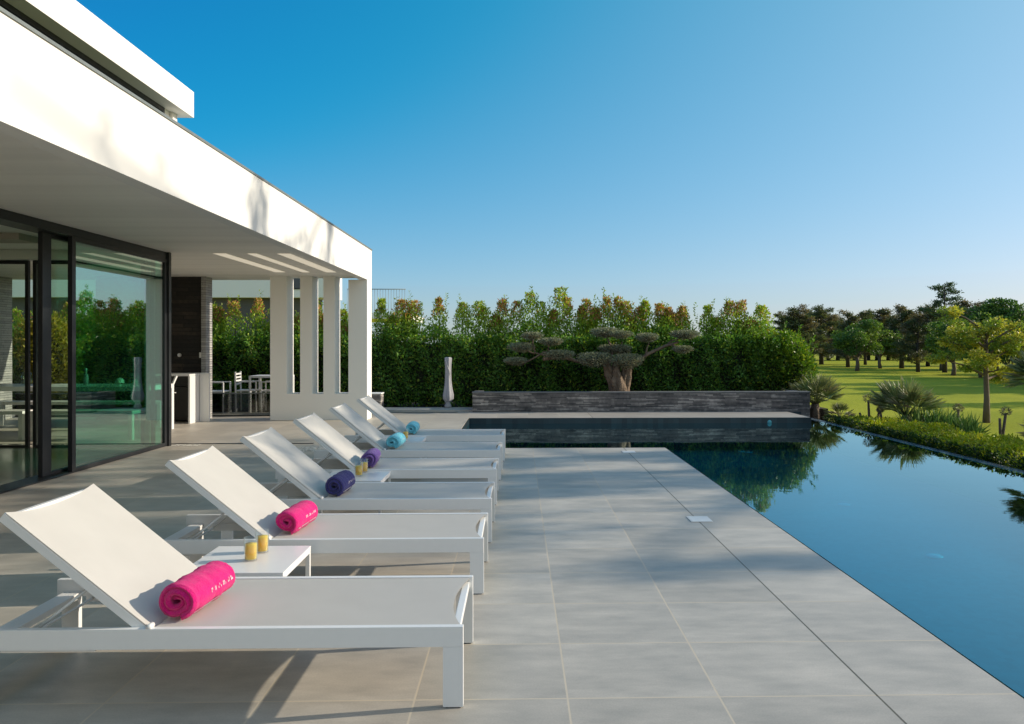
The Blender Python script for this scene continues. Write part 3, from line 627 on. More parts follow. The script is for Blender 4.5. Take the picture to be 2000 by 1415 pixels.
# ================================================================= TOWELS
def make_towel(material, seed, ln=0.37, rad=0.078):
    rg = random.Random(seed); r = empty('rolled_towel'); m = MB(); turns = 2.6; n = 170; th = 0.0255
    def path(t):
        a_ = 2 * math.pi * turns * (1 - t) - 1.15; rr = 0.011 + (rad - th / 2 - 0.011) * (t ** 0.92); rr *= 1 + 0.045 * math.sin(2 * a_ + seed) + 0.03 * math.sin(3 * a_ + 2 * seed)
        return Vector((rr * math.cos(a_) * 1.04, 0, rr * math.sin(a_) * 0.98)), a_
    prof = []
    for i in range(n + 1):
        t = i / n; p_, a_ = path(t); q_, _ = path(min(1, t + 0.004)); p0, _ = path(max(0, t - 0.004)); d = (q_ - p0).normalized(); nn = Vector((d.z, 0, -d.x)); prof.append((p_, nn, t))
    th2 = th * 0.47; ny = 44
    ph = rg.random() * 6
    def shell(sgn):
        def fn(u, v):
            p_, nn, t = prof[min(n, int(round(u * n)))]; y = v * ln
            tele = 0.018 * (1 - t) * math.sin(ph) + 0.007 * math.sin(9 * t + ph)
            edge = min(v, 1 - v) * ln; rd = math.sqrt(max(0.0, 1 - max(0, (0.012 - edge) / 0.012) ** 2))
            w = (0.0028 * math.sin(17 * v + 5 * t + ph) + 0.0018 * math.sin(31 * v - 23 * t + ph)) * t
            q = p_ + nn * (sgn * th2 * rd + w + rg.uniform(-0.0011, 0.0011)); return (q.x, y + (tele if v < 0.5 else -tele) * abs(1 - 2 * v), q.z)
        return fn
    m.grid(shell(1), n, ny); m.grid(shell(-1), n, ny, flip=True)
    # close the end of the cloth
    a0, n0, _ = prof[-1]; m.grid(lambda u, v: (a0.x + n0.x * th2 * (2 * u - 1), v * ln, a0.z + n0.z * th2 * (2 * u - 1)), 2, ny)
    o = m.build('towel_cloth', material, r)
    # woven hem stripes near the loose end and a line of small stitched marks
    def on(a_, y, out):
        t = 1 - (a_ + 1.15) / (2 * math.pi * turns); p_, nn, _ = prof[min(n, int(round(t * n)))]
        if nn.dot(p_) < 0: nn = -nn
        return (p_.x + nn.x * (th2 + out), y, p_.z + nn.z * (th2 + out))
    hb_ = MB()
    for a0_, a1_ in ((-1.0, -0.86), (-0.58, -0.44)):
        hb_.grid(lambda u, v: on(a0_ + (a1_ - a0_) * u, 0.012 + v * (ln - 0.024), 0.003), 3, 20)
    hb_.build('hem_stripe', M_['thread'], r)
    st = MB(); y = ln * 0.36
    while y < ln * 0.86:
        w = rg.uniform(0.002, 0.006); h0 = rg.uniform(0.02, 0.07); h1 = rg.uniform(0.08, 0.15)
        st.grid(lambda u, v: on(0.0 + h0 + (h1 - h0) * 1.6 * u, y + v * w, 0.004), 3, 2); y += w + rg.uniform(0.003, 0.008)
    st.build('stitched_lettering', M_['thread'], r)
    return r
TW = [('pink', 'large bright pink rolled towel on the nearest sun lounger', -1.352, 0.085, 1.06, 0.36, -5),
      ('pink', 'bright pink rolled towel on the second sun lounger from the front', -1.345, 0.13, 0.96, 0.33, -4),
      ('navy', 'dark navy blue rolled towel on the third sun lounger from the front', -1.345, 0.11, 0.98, 0.34, -3),
      ('purple', 'lilac purple rolled towel on the fourth sun lounger from the front', -1.345, 0.10, 0.98, 0.34, 3),
      ('aqua', 'pale aqua blue rolled towel on the fifth sun lounger, beside the far table', -1.33, 0.12, 1.0, 0.33, -3),
      ('aqua', 'pale aqua blue rolled towel on the farthest sun lounger', -1.31, 0.12, 0.95, 0.33, 2)]
HX = -1.20
for i, (mk, lab, x, dy, sc, ln, rz) in enumerate(TW):
    t = make_towel(M_[mk], i * 1.7 + 1, ln / sc, 0.078)
    lx, ly = LX[i]
    t.location = (lx + HX + 0.060, ly + dy, L_H - 0.008 + 0.0755 * sc); t.scale = (sc,) * 3; t.rotation_euler = (0, 0, R(rz))
    tag(t, lab, 'towel', 'rolled towels on the sun loungers')

# ================================================================= SIDE TABLES + JUICE
def make_table():
    r = empty('side_table'); s = 0.50; H_ = 0.30
    m = MB(); m.box(0, s, 0, s, H_ - 0.006, H_, 0.001); m.build('table_top', M_['table'], r)
    m = MB(); t = 0.022; hh = 0.030
    m.box(0.001, s - 0.001, 0.001, t, H_ - 0.006 - hh, H_ - 0.0065); m.box(0.001, s - 0.001, s - t, s - 0.001, H_ - 0.006 - hh, H_ - 0.0065)
    m.box(0.001, t, t + 0.0005, s - t - 0.0005, H_ - 0.006 - hh, H_ - 0.0065); m.box(s - t, s - 0.001, t + 0.0005, s - t - 0.0005, H_ - 0.006 - hh, H_ - 0.0065); m.build('apron', M_['frame'], r)
    for x in (0.001, s - 0.0235):
        for y in (0.001, s - 0.0235):
            m = MB(); m.box(x, x + 0.0225, y, y + 0.0225, 0, H_ - 0.0365, 0.001); m.build('leg', M_['frame'], r)
    return r
tb = make_table(); TL = ['nearest low white side table, between the pink towel loungers, with two glasses of juice', 'middle low white side table, between the navy and the lilac towel loungers', 'farthest low white side table with a glass of juice, between the two aqua towel loungers']
TP = [(-1.635, 3.735), (-1.61, 6.24), (-1.60, 8.78)]
for i, (x, y) in enumerate(TP):
    o = tb if i == 0 else copy_tree(tb); o.location = (x, y, 0); tag(o, TL[i], 'side table', 'low side tables between the loungers')
def make_glass(fill=0.72):
    r = empty('juice_glass'); h = 0.118; ro = 0.035; ri = 0.0325
    m = MB(); m.lathe([(0, 0.0), (ro * 0.9, 0.0), (ro * 0.93, 0.004), (ro, h), (ri, h), (ri * 0.93, 0.010), (0, 0.010)], 32); m.build('tumbler', M_['tumbler'], r)
    m = MB(); q = ri * 0.93; m.lathe([(0, 0.0105), (q - 0.0006, 0.0105), (q + (ri - q) * fill - 0.0006, h * fill), (0, h * fill)], 32); m.build('juice', M_['juice'], r)
    return r
gl = make_glass()
GP = [(gd(490, 1095, 0.3), 'front glass of orange juice on the nearest side table'), (gd(512, 1079, 0.3), 'rear glass of orange juice on the nearest side table'),
      (gd(701, 930, 0.3), 'left glass of orange juice on the middle side table'), (gd(711, 923, 0.3), 'right glass of orange juice on the middle side table'),
      (gd(792, 858, 0.3), 'single glass of orange juice on the farthest side table')]
for i, (p, lab) in enumerate(GP):
    o = gl if i == 0 else copy_tree(gl); o.location = (p.x, p.y, 0.3005); o.rotation_euler = (0, 0, i); tag(o, lab, 'glass', 'glasses of orange juice on the side tables')

# ================================================================= DECK FITTINGS, POOL LIGHTS
for p, lab in ((gd(1366, 1015), 'square white drain cover on the deck joint, nearer one'), (gd(1228, 883.5), 'square white drain cover on the deck joint at the far pool corner')):
    o = empty('drain_cover', (p.x, p.y, 0.0)); m = MB(); m.box(-0.075, 0.075, -0.085, 0.085, 0.002, 0.006, 0.001); m.build('lid', M_['plate'], o)
    m = MB()
    for a0, a1, b0, b1 in ((-0.085, 0.085, -0.095, -0.0865), (-0.085, 0.085, 0.0865, 0.095), (-0.085, -0.0765, -0.0865, 0.0865), (0.0765, 0.085, -0.0865, 0.0865)): m.box(a0, a1, b0, b1, 0.002, 0.005)
    m.build('collar', M_['plate'], o); tag(o, lab, 'drain cover', 'drain covers in the deck')
for p, lab in ((gd(1825, 1087, FL), 'round pool floor light nearest to the camera'), (gd(1648, 986, FL), 'round pool floor light in the middle of the pool'), (gd(1463, 884, FL), 'round pool floor light near the far end of the pool'), (gd(1395, 848, FL + 0.1), 'small pool light left of the others near the far wall')):
    if p.y > 14.5: p.y = 14.4
    o = empty('pool_light', (p.x, p.y, FL)); m = MB(); m.lathe([(0, 0.02), (0.052, 0.018), (0.062, 0.01)], 24); m.build('lens', M_['lamp_glass'], o)
    m = MB(); m.lathe([(0.063, 0.012), (0.074, 0.012), (0.078, 0.001)], 24); m.build('ring', M_['lamp_glass'], o); tag(o, lab, 'pool light', 'round lights set in the pool floor')
p = at(1503, 825, PY_F - i_); o = empty('wall_inlet', (p.x, PY_F - i_, p.z)); m = MB(); m.lathe([(0, 0.012), (0.03, 0.012), (0.042, 0.001)], 18); q = m.build('lens', M_['lamp_glass'], o); o.rotation_euler = (R(90), 0, 0); tag(o, 'small round pale fitting in the dark tiled far wall of the pool', 'pool fitting')

# ================================================================= OUTDOOR KITCHEN + DINING
kt = empty('outdoor_kitchen', (-6.3, 13.5, 0)); tag(kt, 'white outdoor kitchen counter with dark cupboard front against the dark stone wall', 'counter')
kx = lambda px, Y=14.1: at(px, 780, Y).x + 6.3
m = MB(); m.box(kx(318), kx(386.5), 0.24, 1.02, 0.845, 0.88, 0.003); m.box(kx(386.5) + 0.0005, kx(407), 0.655, 0.71, 0.846, 0.879); m.build('worktop', M_['counter'], kt)
m = MB(); m.box(kx(383) + 0.001, kx(386.5), 0.26, 1.0, 0, 0.844, 0.002); m.build('end_panel', M_['counter'], kt)
m = MB(); m.box(kx(387) + 0.004, kx(406), 0.66, 0.70, 0, 0.844, 0.002); m.build('side_panel', M_['counter'], kt)
m = MB(); m.box(kx(320), kx(383) - 0.001, 0.60, 1.0, 0.03, 0.64); m.build('cupboard', M_['dark_panel'], kt)
m = MB(); m.box(kx(320), kx(383) - 0.001, 0.595, 1.0, 0.655, 0.835); m.build('drawer', M_['dark_panel'], kt)
m = MB(); q_ = kx(332, 12.95); m.box(q_ - 0.025, q_ + 0.025, -0.56, -0.50, 0, 0.66, 0.002); m.bar((q_, -0.53, 0.66), (q_ + 0.04, -0.40, 0.875), 0.03, 0.03); m.build('front_post', M_['counter'], kt)
m = MB(); m.tube([(q_ + 0.02, -0.53, 0.60), (q_ + 0.09, -0.53, 0.60)], 0.008, 6); m.build('handle', M_['plate'], kt)

def table_like(name, x0, x1, y0, y1, h, top_t, leg, label, cat, group=None, m=None, nleg=2):
    o = empty(name, ((x0 + x1) / 2, (y0 + y1) / 2, 0)); cx, cy = (x0 + x1) / 2, (y0 + y1) / 2; m = m or M_['table']
    t = MB(); t.box(x0 - cx, x1 - cx, y0 - cy, y1 - cy, h - top_t, h, 0.003); t.build('top', m, o)
    for k in range(nleg):
        x = (x0 - cx + 0.001) + (x1 - x0 - leg - 0.002) * (k / (nleg - 1))
        for y in (y0 - cy + 0.001, y1 - cy - leg - 0.001):
            t = MB(); t.box(x, x + leg, y, y + leg, 0, h - top_t - 0.001, 0.002); t.build('leg', m, o)
    return tag(o, label, cat, group)
table_like('dining_table', -9.6, -5.74, 12.0, 12.95, 0.755, 0.07, 0.08, 'long white dining table set under the roof behind the glass doors', 'table', nleg=2)
table_like('bench', -9.3, -7.25, 11.40, 11.75, 0.43, 0.05, 0.06, 'left white bench in front of the long dining table', 'bench', 'white benches at the dining table')
table_like('bench', -7.15, -5.66, 11.40, 11.75, 0.43, 0.05, 0.06, 'right white bench in front of the long dining table, seen through the tinted glass', 'bench', 'white benches at the dining table')
table_like('bench', -9.0, -6.1, 13.25, 13.6, 0.43, 0.05, 0.06, 'white bench behind the long dining table', 'bench', 'white benches at the dining table')
def lantern(x, y, s, lab):
    o = empty('lantern', (x, y, 0.7555)); m = MB(); m.lathe([(0.001, 0.17 * s), (0.05 * s, 0.165 * s), (0.085 * s, 0.13 * s), (0.10 * s, 0.07 * s), (0.10 * s, 0.055 * s)], 20); m.build('shade', M_['plate'], o)
    m = MB(); m.lathe([(0, 0.0), (0.05 * s, 0.0), (0.05 * s, 0.012), (0.015 * s, 0.02), (0.015 * s, 0.1 * s)], 14); m.build('stem', M_['plate'], o); return tag(o, lab, 'lantern', 'white dome lanterns on the dining table')
lantern(at(86, 750, 12.4).x, 12.4, 0.95, 'white dome lantern on the dining table beside the black glazing post'); lantern(at(234, 750, 12.4).x, 12.4, 0.7, 'small white dome lantern at the right end of the dining table')
def jar(x, y, r_, h, lab, cat='jar'):
    o = empty(cat if cat != 'jar' else 'glass_jar', (x, y, 0.7555)); m = MB(); m.lathe([(0, 0), (r_ * 0.8, 0), (r_, h * 0.25), (r_, h * 0.7), (r_ * 0.75, h), (r_ * 0.72, h), (r_ * 0.95, h * 0.68), (r_ * 0.93, h * 0.27), (0, 0.006)], 20); m.build('body', M_['glass_clear'], o)
    m = MB(); m.tube([(0, 0, 0.008), (0, 0, h * 0.45)], r_ * 0.4, 12); m.build('candle', M_['plate'], o); tag(o, lab, cat)
jar(at(264, 750, 12.5).x, 12.5, 0.085, 0.19, 'large round glass jar at the right end of the dining table'); jar(at(52, 750, 12.5).x, 12.5, 0.08, 0.2, 'tall glass jar with a candle left of the dome lantern')
o = empty('bottle', (at(168, 750, 12.4).x, 12.4, 0.7555)); m = MB(); m.lathe([(0, 0), (0.036, 0), (0.037, 0.14), (0.014, 0.2), (0.013, 0.27), (0, 0.27)], 18); m.build('body', M_['cover'], o); m = MB(); m.lathe([(0.0145, 0.24), (0.0148, 0.272), (0, 0.275)], 12); m.build('cap', M_['plate'], o); tag(o, 'slim bottle standing on the dining table behind the tinted glass', 'bottle')

def chair(x, y, rz, lab):
    o = empty('garden_chair', (x, y, 0), rz); m_ = M_['frame']
    t = MB(); t.box(-0.21, 0.21, -0.21, 0.21, 0.43, 0.455, 0.004); t.build('seat', m_, o)
    for sx in (-1, 1):
        t = MB(); t.bar((sx * 0.2, -0.2, 0), (sx * 0.2, -0.2, 0.63), 0.028, 0.028); t.build('leg', m_, o)
        t = MB(); t.bar((sx * 0.2, 0.2, 0), (sx * 0.2, 0.22, 0.84), 0.028, 0.028); t.build('leg', m_, o)
        t = MB(); t.bar((sx * 0.2, -0.2, 0.63), (sx * 0.2, 0.21, 0.63), 0.03, 0.02); t.build('armrest', m_, o)
    t = MB()
    for z in (0.58, 0.65, 0.72, 0.79): t.bar((-0.2, 0.213, z), (0.2, 0.213, z), 0.015, 0.035)
    t.build('backrest', m_, o); return tag(o, lab, 'chair', 'white garden chairs beyond the glass screen')
chair(at(484, 800, 16.3).x, 16.35, R(95), 'white slatted garden chair left of the small table beyond the glass screen'); chair(at(534, 800, 16.3).x, 16.3, R(-85), 'white garden chair right of the small table, half hidden by the white wall'); chair(at(440, 800, 16.0).x - 0.17, 16.0, R(90), 'white garden chair beside the stone column, mostly hidden')
xa = at(497, 800, 16.3).x; table_like('garden_table', xa, xa + 0.75, 15.95, 16.6, 0.76, 0.04, 0.04, 'small white garden table beyond the glass screen', 'table', m=M_['frame'])

cp = empty('closed_parasol', (at(875, 797, 16.75).x, 16.75, 0.03)); tag(cp, 'small closed parasol in a grey draped cover standing against the hedge', 'parasol')
m = MB(); m.lathe([(0.0, 1.10), (0.062, 1.10), (0.075, 1.07), (0.066, 0.95), (0.062, 0.8), (0.066, 0.6), (0.085, 0.42), (0.112, 0.28), (0.108, 0.2), (0.07, 0.14), (0.06, 0.13)], 40, lobes=(5, 0.13)); m.build('cover', M_['cover'], cp)
m = MB(); m.tube([(0, 0, 0.0), (0, 0, 1.0)], 0.02, 12); m.build('pole', M_['frame'], cp)
m = MB(); m.lathe([(0, 0), (0.075, 0), (0.075, 0.05), (0.05, 0.10), (0.045, 0.16)], 20); m.build('base', M_['cover'], cp)
m = MB()
for k in range(2): m.tube([(0.07 * math.cos(t), 0.07 * math.sin(t) - 0.004, 0.9 - 0.6 * (t + 1.57) / 3.14 if k else 0.3 + 0.6 * (t + 1.57) / 3.14) for t in np.linspace(-2.6, -0.5, 9)], 0.004, 5)
m.build('tie_cord', M_['plate'], cp)

# ================================================================= PLANTS
def tops_profile(rng, x0, x1, step):
    xs = []; x = x0
    while x < x1: xs.append(x); x += rng.uniform(*step)
    return xs
def make_hedge():
    rng = np.random.default_rng(7)
    h = empty('hedge', (-3, 18.1, 0)); tag(h, 'tall dense hedge with ragged orange tipped shoots behind the stone planter and villa', 'hedge')
    O = np.array([-3, 18.1, 0]); ch = []
    # columns measured in the photograph right of the villa, then a random run to the left
    cols = [(745, 586), (785, 588), (812, 590), (860, 586), (905, 594), (935, 592), (975, 588), (1002, 592), (1040, 574), (1062, 592), (1093, 565), (1108, 585), (1145, 588), (1180, 584), (1203, 583), (1222, 592), (1256, 590), (1290, 596), (1312, 604), (1340, 602), (1380, 600), (1420, 592), (1444, 590), (1484, 600)]
    C = [(at(px, py, 18.1).x, at(px, py, 18.1).z) for px, py in cols]
    r2 = random.Random(3); x = C[0][0] - 0.45
    while x > -14.5: C.append((x, r2.uniform(2.05, 2.45))); x -= r2.uniform(0.38, 0.62)
    for cx, cz in list(C):      # lower fill-in shoots between the tall ones
        if r2.random() < 0.85: C.append((cx + r2.uniform(0.12, 0.42) * r2.choice((-1, 1)), r2.uniform(1.7, cz - 0.12)))
    dark = np.array([0.105, 0.225, 0.040]); mid = np.array([0.19, 0.34, 0.04]); lime = np.array([0.34, 0.44, 0.042]); rust = np.array([0.50, 0.20, 0.09]); pale = np.array([0.46, 0.38, 0.12])
    # body
    n = 80000; X = rng.uniform(-14.6, 6.3, n); Z = rng.uniform(0.0, 1.60, n) ; face = rng.random(n)
    lump = 0.13 * np.sin(X * 5.3 + 1.3 * np.sin(Z * 3)) + 0.09 * np.sin(X * 11.7 + Z * 4.1) + 0.05 * np.sin(Z * 9 + X * 2)
    Yv = 17.52 + lump - 0.10 * rng.random(n) + 0.28 * rng.random(n) ** 2
    back = face > 0.86; Yv[back] = 18.75 + rng.uniform(-0.2, 0.1, back.sum()); top = (face > 0.68) & ~back; Yv[top] = rng.uniform(17.5, 18.8, top.sum()); Z[top] = rng.uniform(1.42, 1.70, top.sum()) + 0.14 * np.sin(X[top] * 2.3 + 1) + 0.1 * np.sin(X[top] * 5.9)
    D = np.stack([rng.normal(0, 0.7, n), rng.normal(-0.5, 0.5, n), rng.normal(0.35, 0.6, n)], 1)
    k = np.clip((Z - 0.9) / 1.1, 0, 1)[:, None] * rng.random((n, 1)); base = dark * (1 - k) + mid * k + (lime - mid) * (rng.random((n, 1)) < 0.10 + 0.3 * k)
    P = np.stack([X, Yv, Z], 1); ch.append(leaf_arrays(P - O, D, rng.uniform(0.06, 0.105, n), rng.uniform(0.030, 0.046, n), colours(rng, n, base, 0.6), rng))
    # upright shoots
    for cx, cz in C:
        n = int(900 + 600 * rng.random()); zb = 1.15; wk = rng.uniform(0.75, 1.35); t = rng.random(n) ** 0.9; z = zb + (cz - zb) * t; wdt = wk * np.where(t < 0.55, 0.34 - 0.12 * t, 0.274 - 0.42 * (t - 0.55)) * (0.8 + 0.35 * rng.random(n)) * (1 + 0.15 * np.sin(t * 17 + cx * 9)); th = rng.uniform(0, 2 * np.pi, n)
        rr = wdt * np.sqrt(rng.random(n)); lean = rng.normal(0, 0.05); Xs = cx + rr * np.cos(th) + lean * t; Ys = 18.05 + rng.normal(0, 0.02) + rr * np.sin(th) * 1.3
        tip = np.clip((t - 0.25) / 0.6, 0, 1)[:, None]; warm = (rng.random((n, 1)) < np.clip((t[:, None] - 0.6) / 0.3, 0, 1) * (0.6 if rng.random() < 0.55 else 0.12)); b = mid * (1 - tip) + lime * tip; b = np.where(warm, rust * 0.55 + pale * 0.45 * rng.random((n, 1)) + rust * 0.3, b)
        D = np.stack([rng.normal(0, 0.55, n), rng.normal(-0.1, 0.5, n), rng.normal(0.75, 0.4, n)], 1)
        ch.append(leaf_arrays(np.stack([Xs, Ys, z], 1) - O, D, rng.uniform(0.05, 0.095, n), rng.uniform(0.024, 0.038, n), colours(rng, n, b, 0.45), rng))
        for q in range(rng.integers(1, 4)):   # single sprigs above the mass
            n = 26; sx = cx + rng.normal(0, 0.12); hz = cz + rng.uniform(-0.05, 0.22); z = np.linspace(cz - 0.35, hz, n); D = np.stack([rng.normal(0, 0.8, n), rng.normal(0, 0.6, n), rng.uniform(0.2, 0.9, n)], 1)
            ch.append(leaf_arrays(np.stack([sx + rng.normal(0, 0.012, n), 18.1 + rng.normal(0, 0.02, n), z], 1) - O, D, rng.uniform(0.05, 0.09, n), 0.028, colours(rng, n, lime * 0.8, 0.3), rng))
    leaf_object('foliage', ch, M_['leaf'], h)
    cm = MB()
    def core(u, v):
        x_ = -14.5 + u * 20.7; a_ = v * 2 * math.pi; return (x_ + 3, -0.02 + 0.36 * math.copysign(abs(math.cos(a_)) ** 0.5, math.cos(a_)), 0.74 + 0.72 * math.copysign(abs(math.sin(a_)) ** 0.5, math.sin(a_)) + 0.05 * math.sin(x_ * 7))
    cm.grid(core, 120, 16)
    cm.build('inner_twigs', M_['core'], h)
    sm = MB(); r3 = random.Random(4)
    for cx, cz in C: sm.tube([(cx + 3, 0, 0), (cx + 3 + r3.uniform(-.05, .05), 0, 1.2), (cx + 3, -0.03, cz - 0.1)], [0.022, 0.016, 0.005], 6)
    sm.build('stems', M_['bark'], h)
make_hedge()

def bush(name, c, r, n, cols, label, cat='shrub', leaf=(0.06, 0.1), seed=1, up=0.4, group=None, core=0.62, ntw=5, sprigs=0):
    rng = np.random.default_rng(seed); o = empty(name, (c[0], c[1], c[2])); ch = []
    lobes = [(np.array([0, 0, r[2]]) + unit(rng.normal(size=3)) * np.array(r) * 0.45, np.array(r) * rng.uniform(0.45, 0.7)) for _ in range(9)]; lobes.append((np.array([0, 0, r[2]]), np.array(r) * 0.85))
    for lc, lr in lobes:
        m_ = n // len(lobes); P, d = blob_points(rng, m_, lc, lr, 0.6); P = P[P[:, 2] > 0.0]; d = d[:len(P)]; k = len(P)
        tt = np.clip(P[:, 2:3] / (2 * r[2]), 0, 1); base = np.array(cols[0]) * (1 - tt) + np.array(cols[1]) * tt; base = np.where(rng.random((k, 1)) < 0.12, np.array(cols[2]), base)
        D = d * 0.7 + rng.normal(0, 0.5, (k, 3)) + np.array([0, 0, up]); ch.append(leaf_arrays(P, D, rng.uniform(*leaf, k), rng.uniform(leaf[0] * 0.45, leaf[1] * 0.45, k), colours(rng, k, base, 0.35), rng))
    for q in range(sprigs):
        k = 26; a_ = rng.uniform(0, 6.28); q0 = np.array([math.cos(a_) * r[0] * 0.8, math.sin(a_) * r[1] * 0.8, r[2] * rng.uniform(1.1, 1.7)]); dr = unit(np.array([math.cos(a_) * 0.5, math.sin(a_) * 0.5, 0.8]))
        P = q0 + dr * np.linspace(0, 0.45, k)[:, None]; D = dr + rng.normal(0, 0.7, (k, 3)); ch.append(leaf_arrays(P, D, rng.uniform(*leaf, k), leaf[0] * 0.5, colours(rng, k, np.array(cols[1]), 0.3), rng))
    leaf_object('foliage', ch, M_['leaf'], o)
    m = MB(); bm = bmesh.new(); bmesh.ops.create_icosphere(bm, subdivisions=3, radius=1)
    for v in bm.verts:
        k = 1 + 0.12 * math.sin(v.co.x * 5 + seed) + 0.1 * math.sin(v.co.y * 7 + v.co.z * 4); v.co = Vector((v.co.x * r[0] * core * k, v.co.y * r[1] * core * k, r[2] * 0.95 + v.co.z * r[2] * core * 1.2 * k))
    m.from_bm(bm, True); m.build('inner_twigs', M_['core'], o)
    m = MB(); rr = random.Random(seed)
    for k in range(ntw): a_ = rr.uniform(0, 6.28); m.tube([(0, 0, -0.1), (math.cos(a_) * r[0] * 0.3, math.sin(a_) * r[1] * 0.3, r[2] * 0.9)], [0.03, 0.012], 6)
    m.build('stems', M_['bark'], o)
    return tag(o, label, cat, group)
G_D, G_M, G_L = (0.045, 0.11, 0.016), (0.14, 0.25, 0.022), (0.32, 0.36, 0.035)
pc = at(1530, 760, 17.9)
bush('laurel_shrub', (6.05, 17.75, -0.1), (0.85, 0.62, 0.98), 17000, (G_D, G_M, G_L), 'broad bright green shrub closing the right end of the tall hedge', 'shrub', seed=11, sprigs=26, leaf=(0.055, 0.10))
# yellow leaning shrub seen through the glass at far left
bush('yellow_shrub', (at(85, 700, 16.4).x, 16.6, 0.0), (0.7, 0.5, 1.12), 7000, ((0.14, 0.13, 0.02), (0.36, 0.30, 0.03), (0.5, 0.42, 0.06)), 'yellow leaved shrub beyond the dining table seen through the glazing', seed=21, core=0.4, leaf=(0.07, 0.12))

def low_hedge():
    rng = np.random.default_rng(17); o = empty('low_hedge', (6.70, 11.0, -0.35)); n = 30000
    Y_ = rng.uniform(5.0, 15.2, n); e_ = np.clip((15.2 - Y_) / 1.2, 0.2, 1) ** 0.5; f_ = rng.random(n)
    ztop = 0.02 + 0.03 * np.sin(Y_ * 3.1) + 0.03 * np.sin(Y_ * 7.7) - (1 - e_) * 0.1 - 0.06 * np.clip((Y_ - 12.5) / 2.5, 0, 1)
    X_ = rng.uniform(6.42, 7.55, n); Z_ = ztop + rng.uniform(-0.07, 0.03, n) - 0.18 * (np.abs(X_ - 6.98) / 0.57) ** 5
    fr = f_ < 0.33; X_[fr] = 6.42 + rng.uniform(-0.03, 0.07, fr.sum()) + 0.03 * np.sin(Y_[fr] * 9); Z_[fr] = rng.uniform(-0.35, 0.0, fr.sum())
    P = np.stack([X_, Y_, Z_], 1); D = np.stack([rng.normal(-0.1, 0.6, n), rng.normal(0, 0.6, n), rng.normal(0.6, 0.4, n)], 1); D[fr, 0] -= 0.6
    b = np.where(fr[:, None], np.array([0.06, 0.11, 0.018]), np.array([0.36, 0.40, 0.02])); b = np.where(rng.random((n, 1)) < 0.2, np.array([0.55, 0.50, 0.04]), b); b[fr & (rng.random(n) < 0.9)] = (0.04, 0.08, 0.012)  # front leaves coloured darker for shade, top leaves brighter for sun
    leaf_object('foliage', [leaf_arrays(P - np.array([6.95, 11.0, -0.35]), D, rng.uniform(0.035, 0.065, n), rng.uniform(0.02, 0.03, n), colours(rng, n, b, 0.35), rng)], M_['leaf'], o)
    m = MB(); m.grid(lambda u, v: (-0.46 + 0.92 * (0.5 - 0.5 * math.cos(u * math.pi)), -5.9 + v * 9.9, 0.02 + 0.27 * math.sin(u * math.pi) ** 0.4), 10, 40); m.build('inner_twigs', M_['core'], o)
    tag(o, 'low clipped yellow green hedge running along the infinity edge of the pool', 'hedge')
low_hedge()

def fan_palm(name, loc, R_, n_leaf, label, seed=1, trunk=0.25, cat='palm', group=None, green=(0.17, 0.24, 0.08), tipc=(0.34, 0.32, 0.17), elmin=-0.12, squash=1.0):
    rng = np.random.default_rng(seed); o = empty(name, loc); ch = []; m = MB(); c0 = np.array([0, 0, trunk])
    for k in range(n_leaf):
        az = rng.uniform(0, 2 * np.pi); el = np.arcsin(rng.uniform(elmin, 1.0)) * 0.98; d = np.array([math.cos(az) * math.cos(el), math.sin(az) * math.cos(el), math.sin(el) * squash + 0.12]); d /= np.linalg.norm(d)
        pl_ = R_ * rng.uniform(0.40, 0.58); hub = c0 + d * pl_; m.tube([tuple(c0), tuple(c0 + d * pl_ * 0.5 + np.array([0, 0, 0.01])), tuple(hub)], [0.009, 0.006, 0.004], 4)
        side = unit(np.cross(d, np.array([0, 0, 1.0]) + rng.normal(0, 0.15, 3))); nb_ = 15; th = np.linspace(-1.15, 1.15, nb_) + rng.normal(0, 0.03, nb_)
        D = d * np.cos(th)[:, None] + side * np.sin(th)[:, None]; Ln = R_ * rng.uniform(0.42, 0.55) * (1 - 0.22 * np.abs(th)); P = np.repeat(hub[None], nb_, 0)
        dead = rng.random() < 0.10; b = np.array((0.27, 0.21, 0.12) if dead else green) * rng.uniform(0.7, 1.3); V, C = leaf_arrays(P, D, Ln, R_ * 0.034, colours(rng, nb_, b, 0.15), rng, 0.1)
        C = C.reshape(-1, 4, 3); C[:, 2] = np.array(tipc); V = V.reshape(-1, 4, 3); V[:, 2, 2] -= 0.03 * R_; ch.append((V.reshape(-1, 3), C.reshape(-1, 3)))
    leaf_object('fronds', ch, M_['leaf_stiff'], o); m.build('leaf_stalks', mat('green_stalk', (0.16, 0.18, 0.07), 0.6), o)
    if trunk > 0.05:
        t = MB(); t.tube([(0, 0, -0.3), (0.01, 0, trunk * 0.5), (0, 0, trunk + 0.03)], [R_ * 0.13, R_ * 0.14, R_ * 0.09], 10, wob=0.18, seed=seed); t.build('trunk', M_['bark'], o)
    return tag(o, label, cat, group)
PG = 'fan palms planted beside the pool'
fan_palm('fan_palm', (at(1770, 800, 14.8).x, 14.8, -0.30), 0.84, 62, 'large round fan palm standing alone right of the planter, mirrored in the pool', 3, trunk=0.30, group=PG, elmin=0.30, green=(0.17, 0.25, 0.08))
fan_palm('fan_palm', (at(1592, 760, 17.0).x, 17.0, -0.34), 0.80, 60, 'fan palm pushing out behind the right end of the stone planter', 5, trunk=0.40, group=PG, elmin=0.15, green=(0.17, 0.24, 0.07))
fan_palm('fan_palm', (at(1628, 800, 16.9).x, 16.6, -0.34), 0.42, 30, 'small low fan palm at the foot of the lawn next to the planter end', 6, trunk=0.12, group=PG, green=(0.10, 0.15, 0.04))
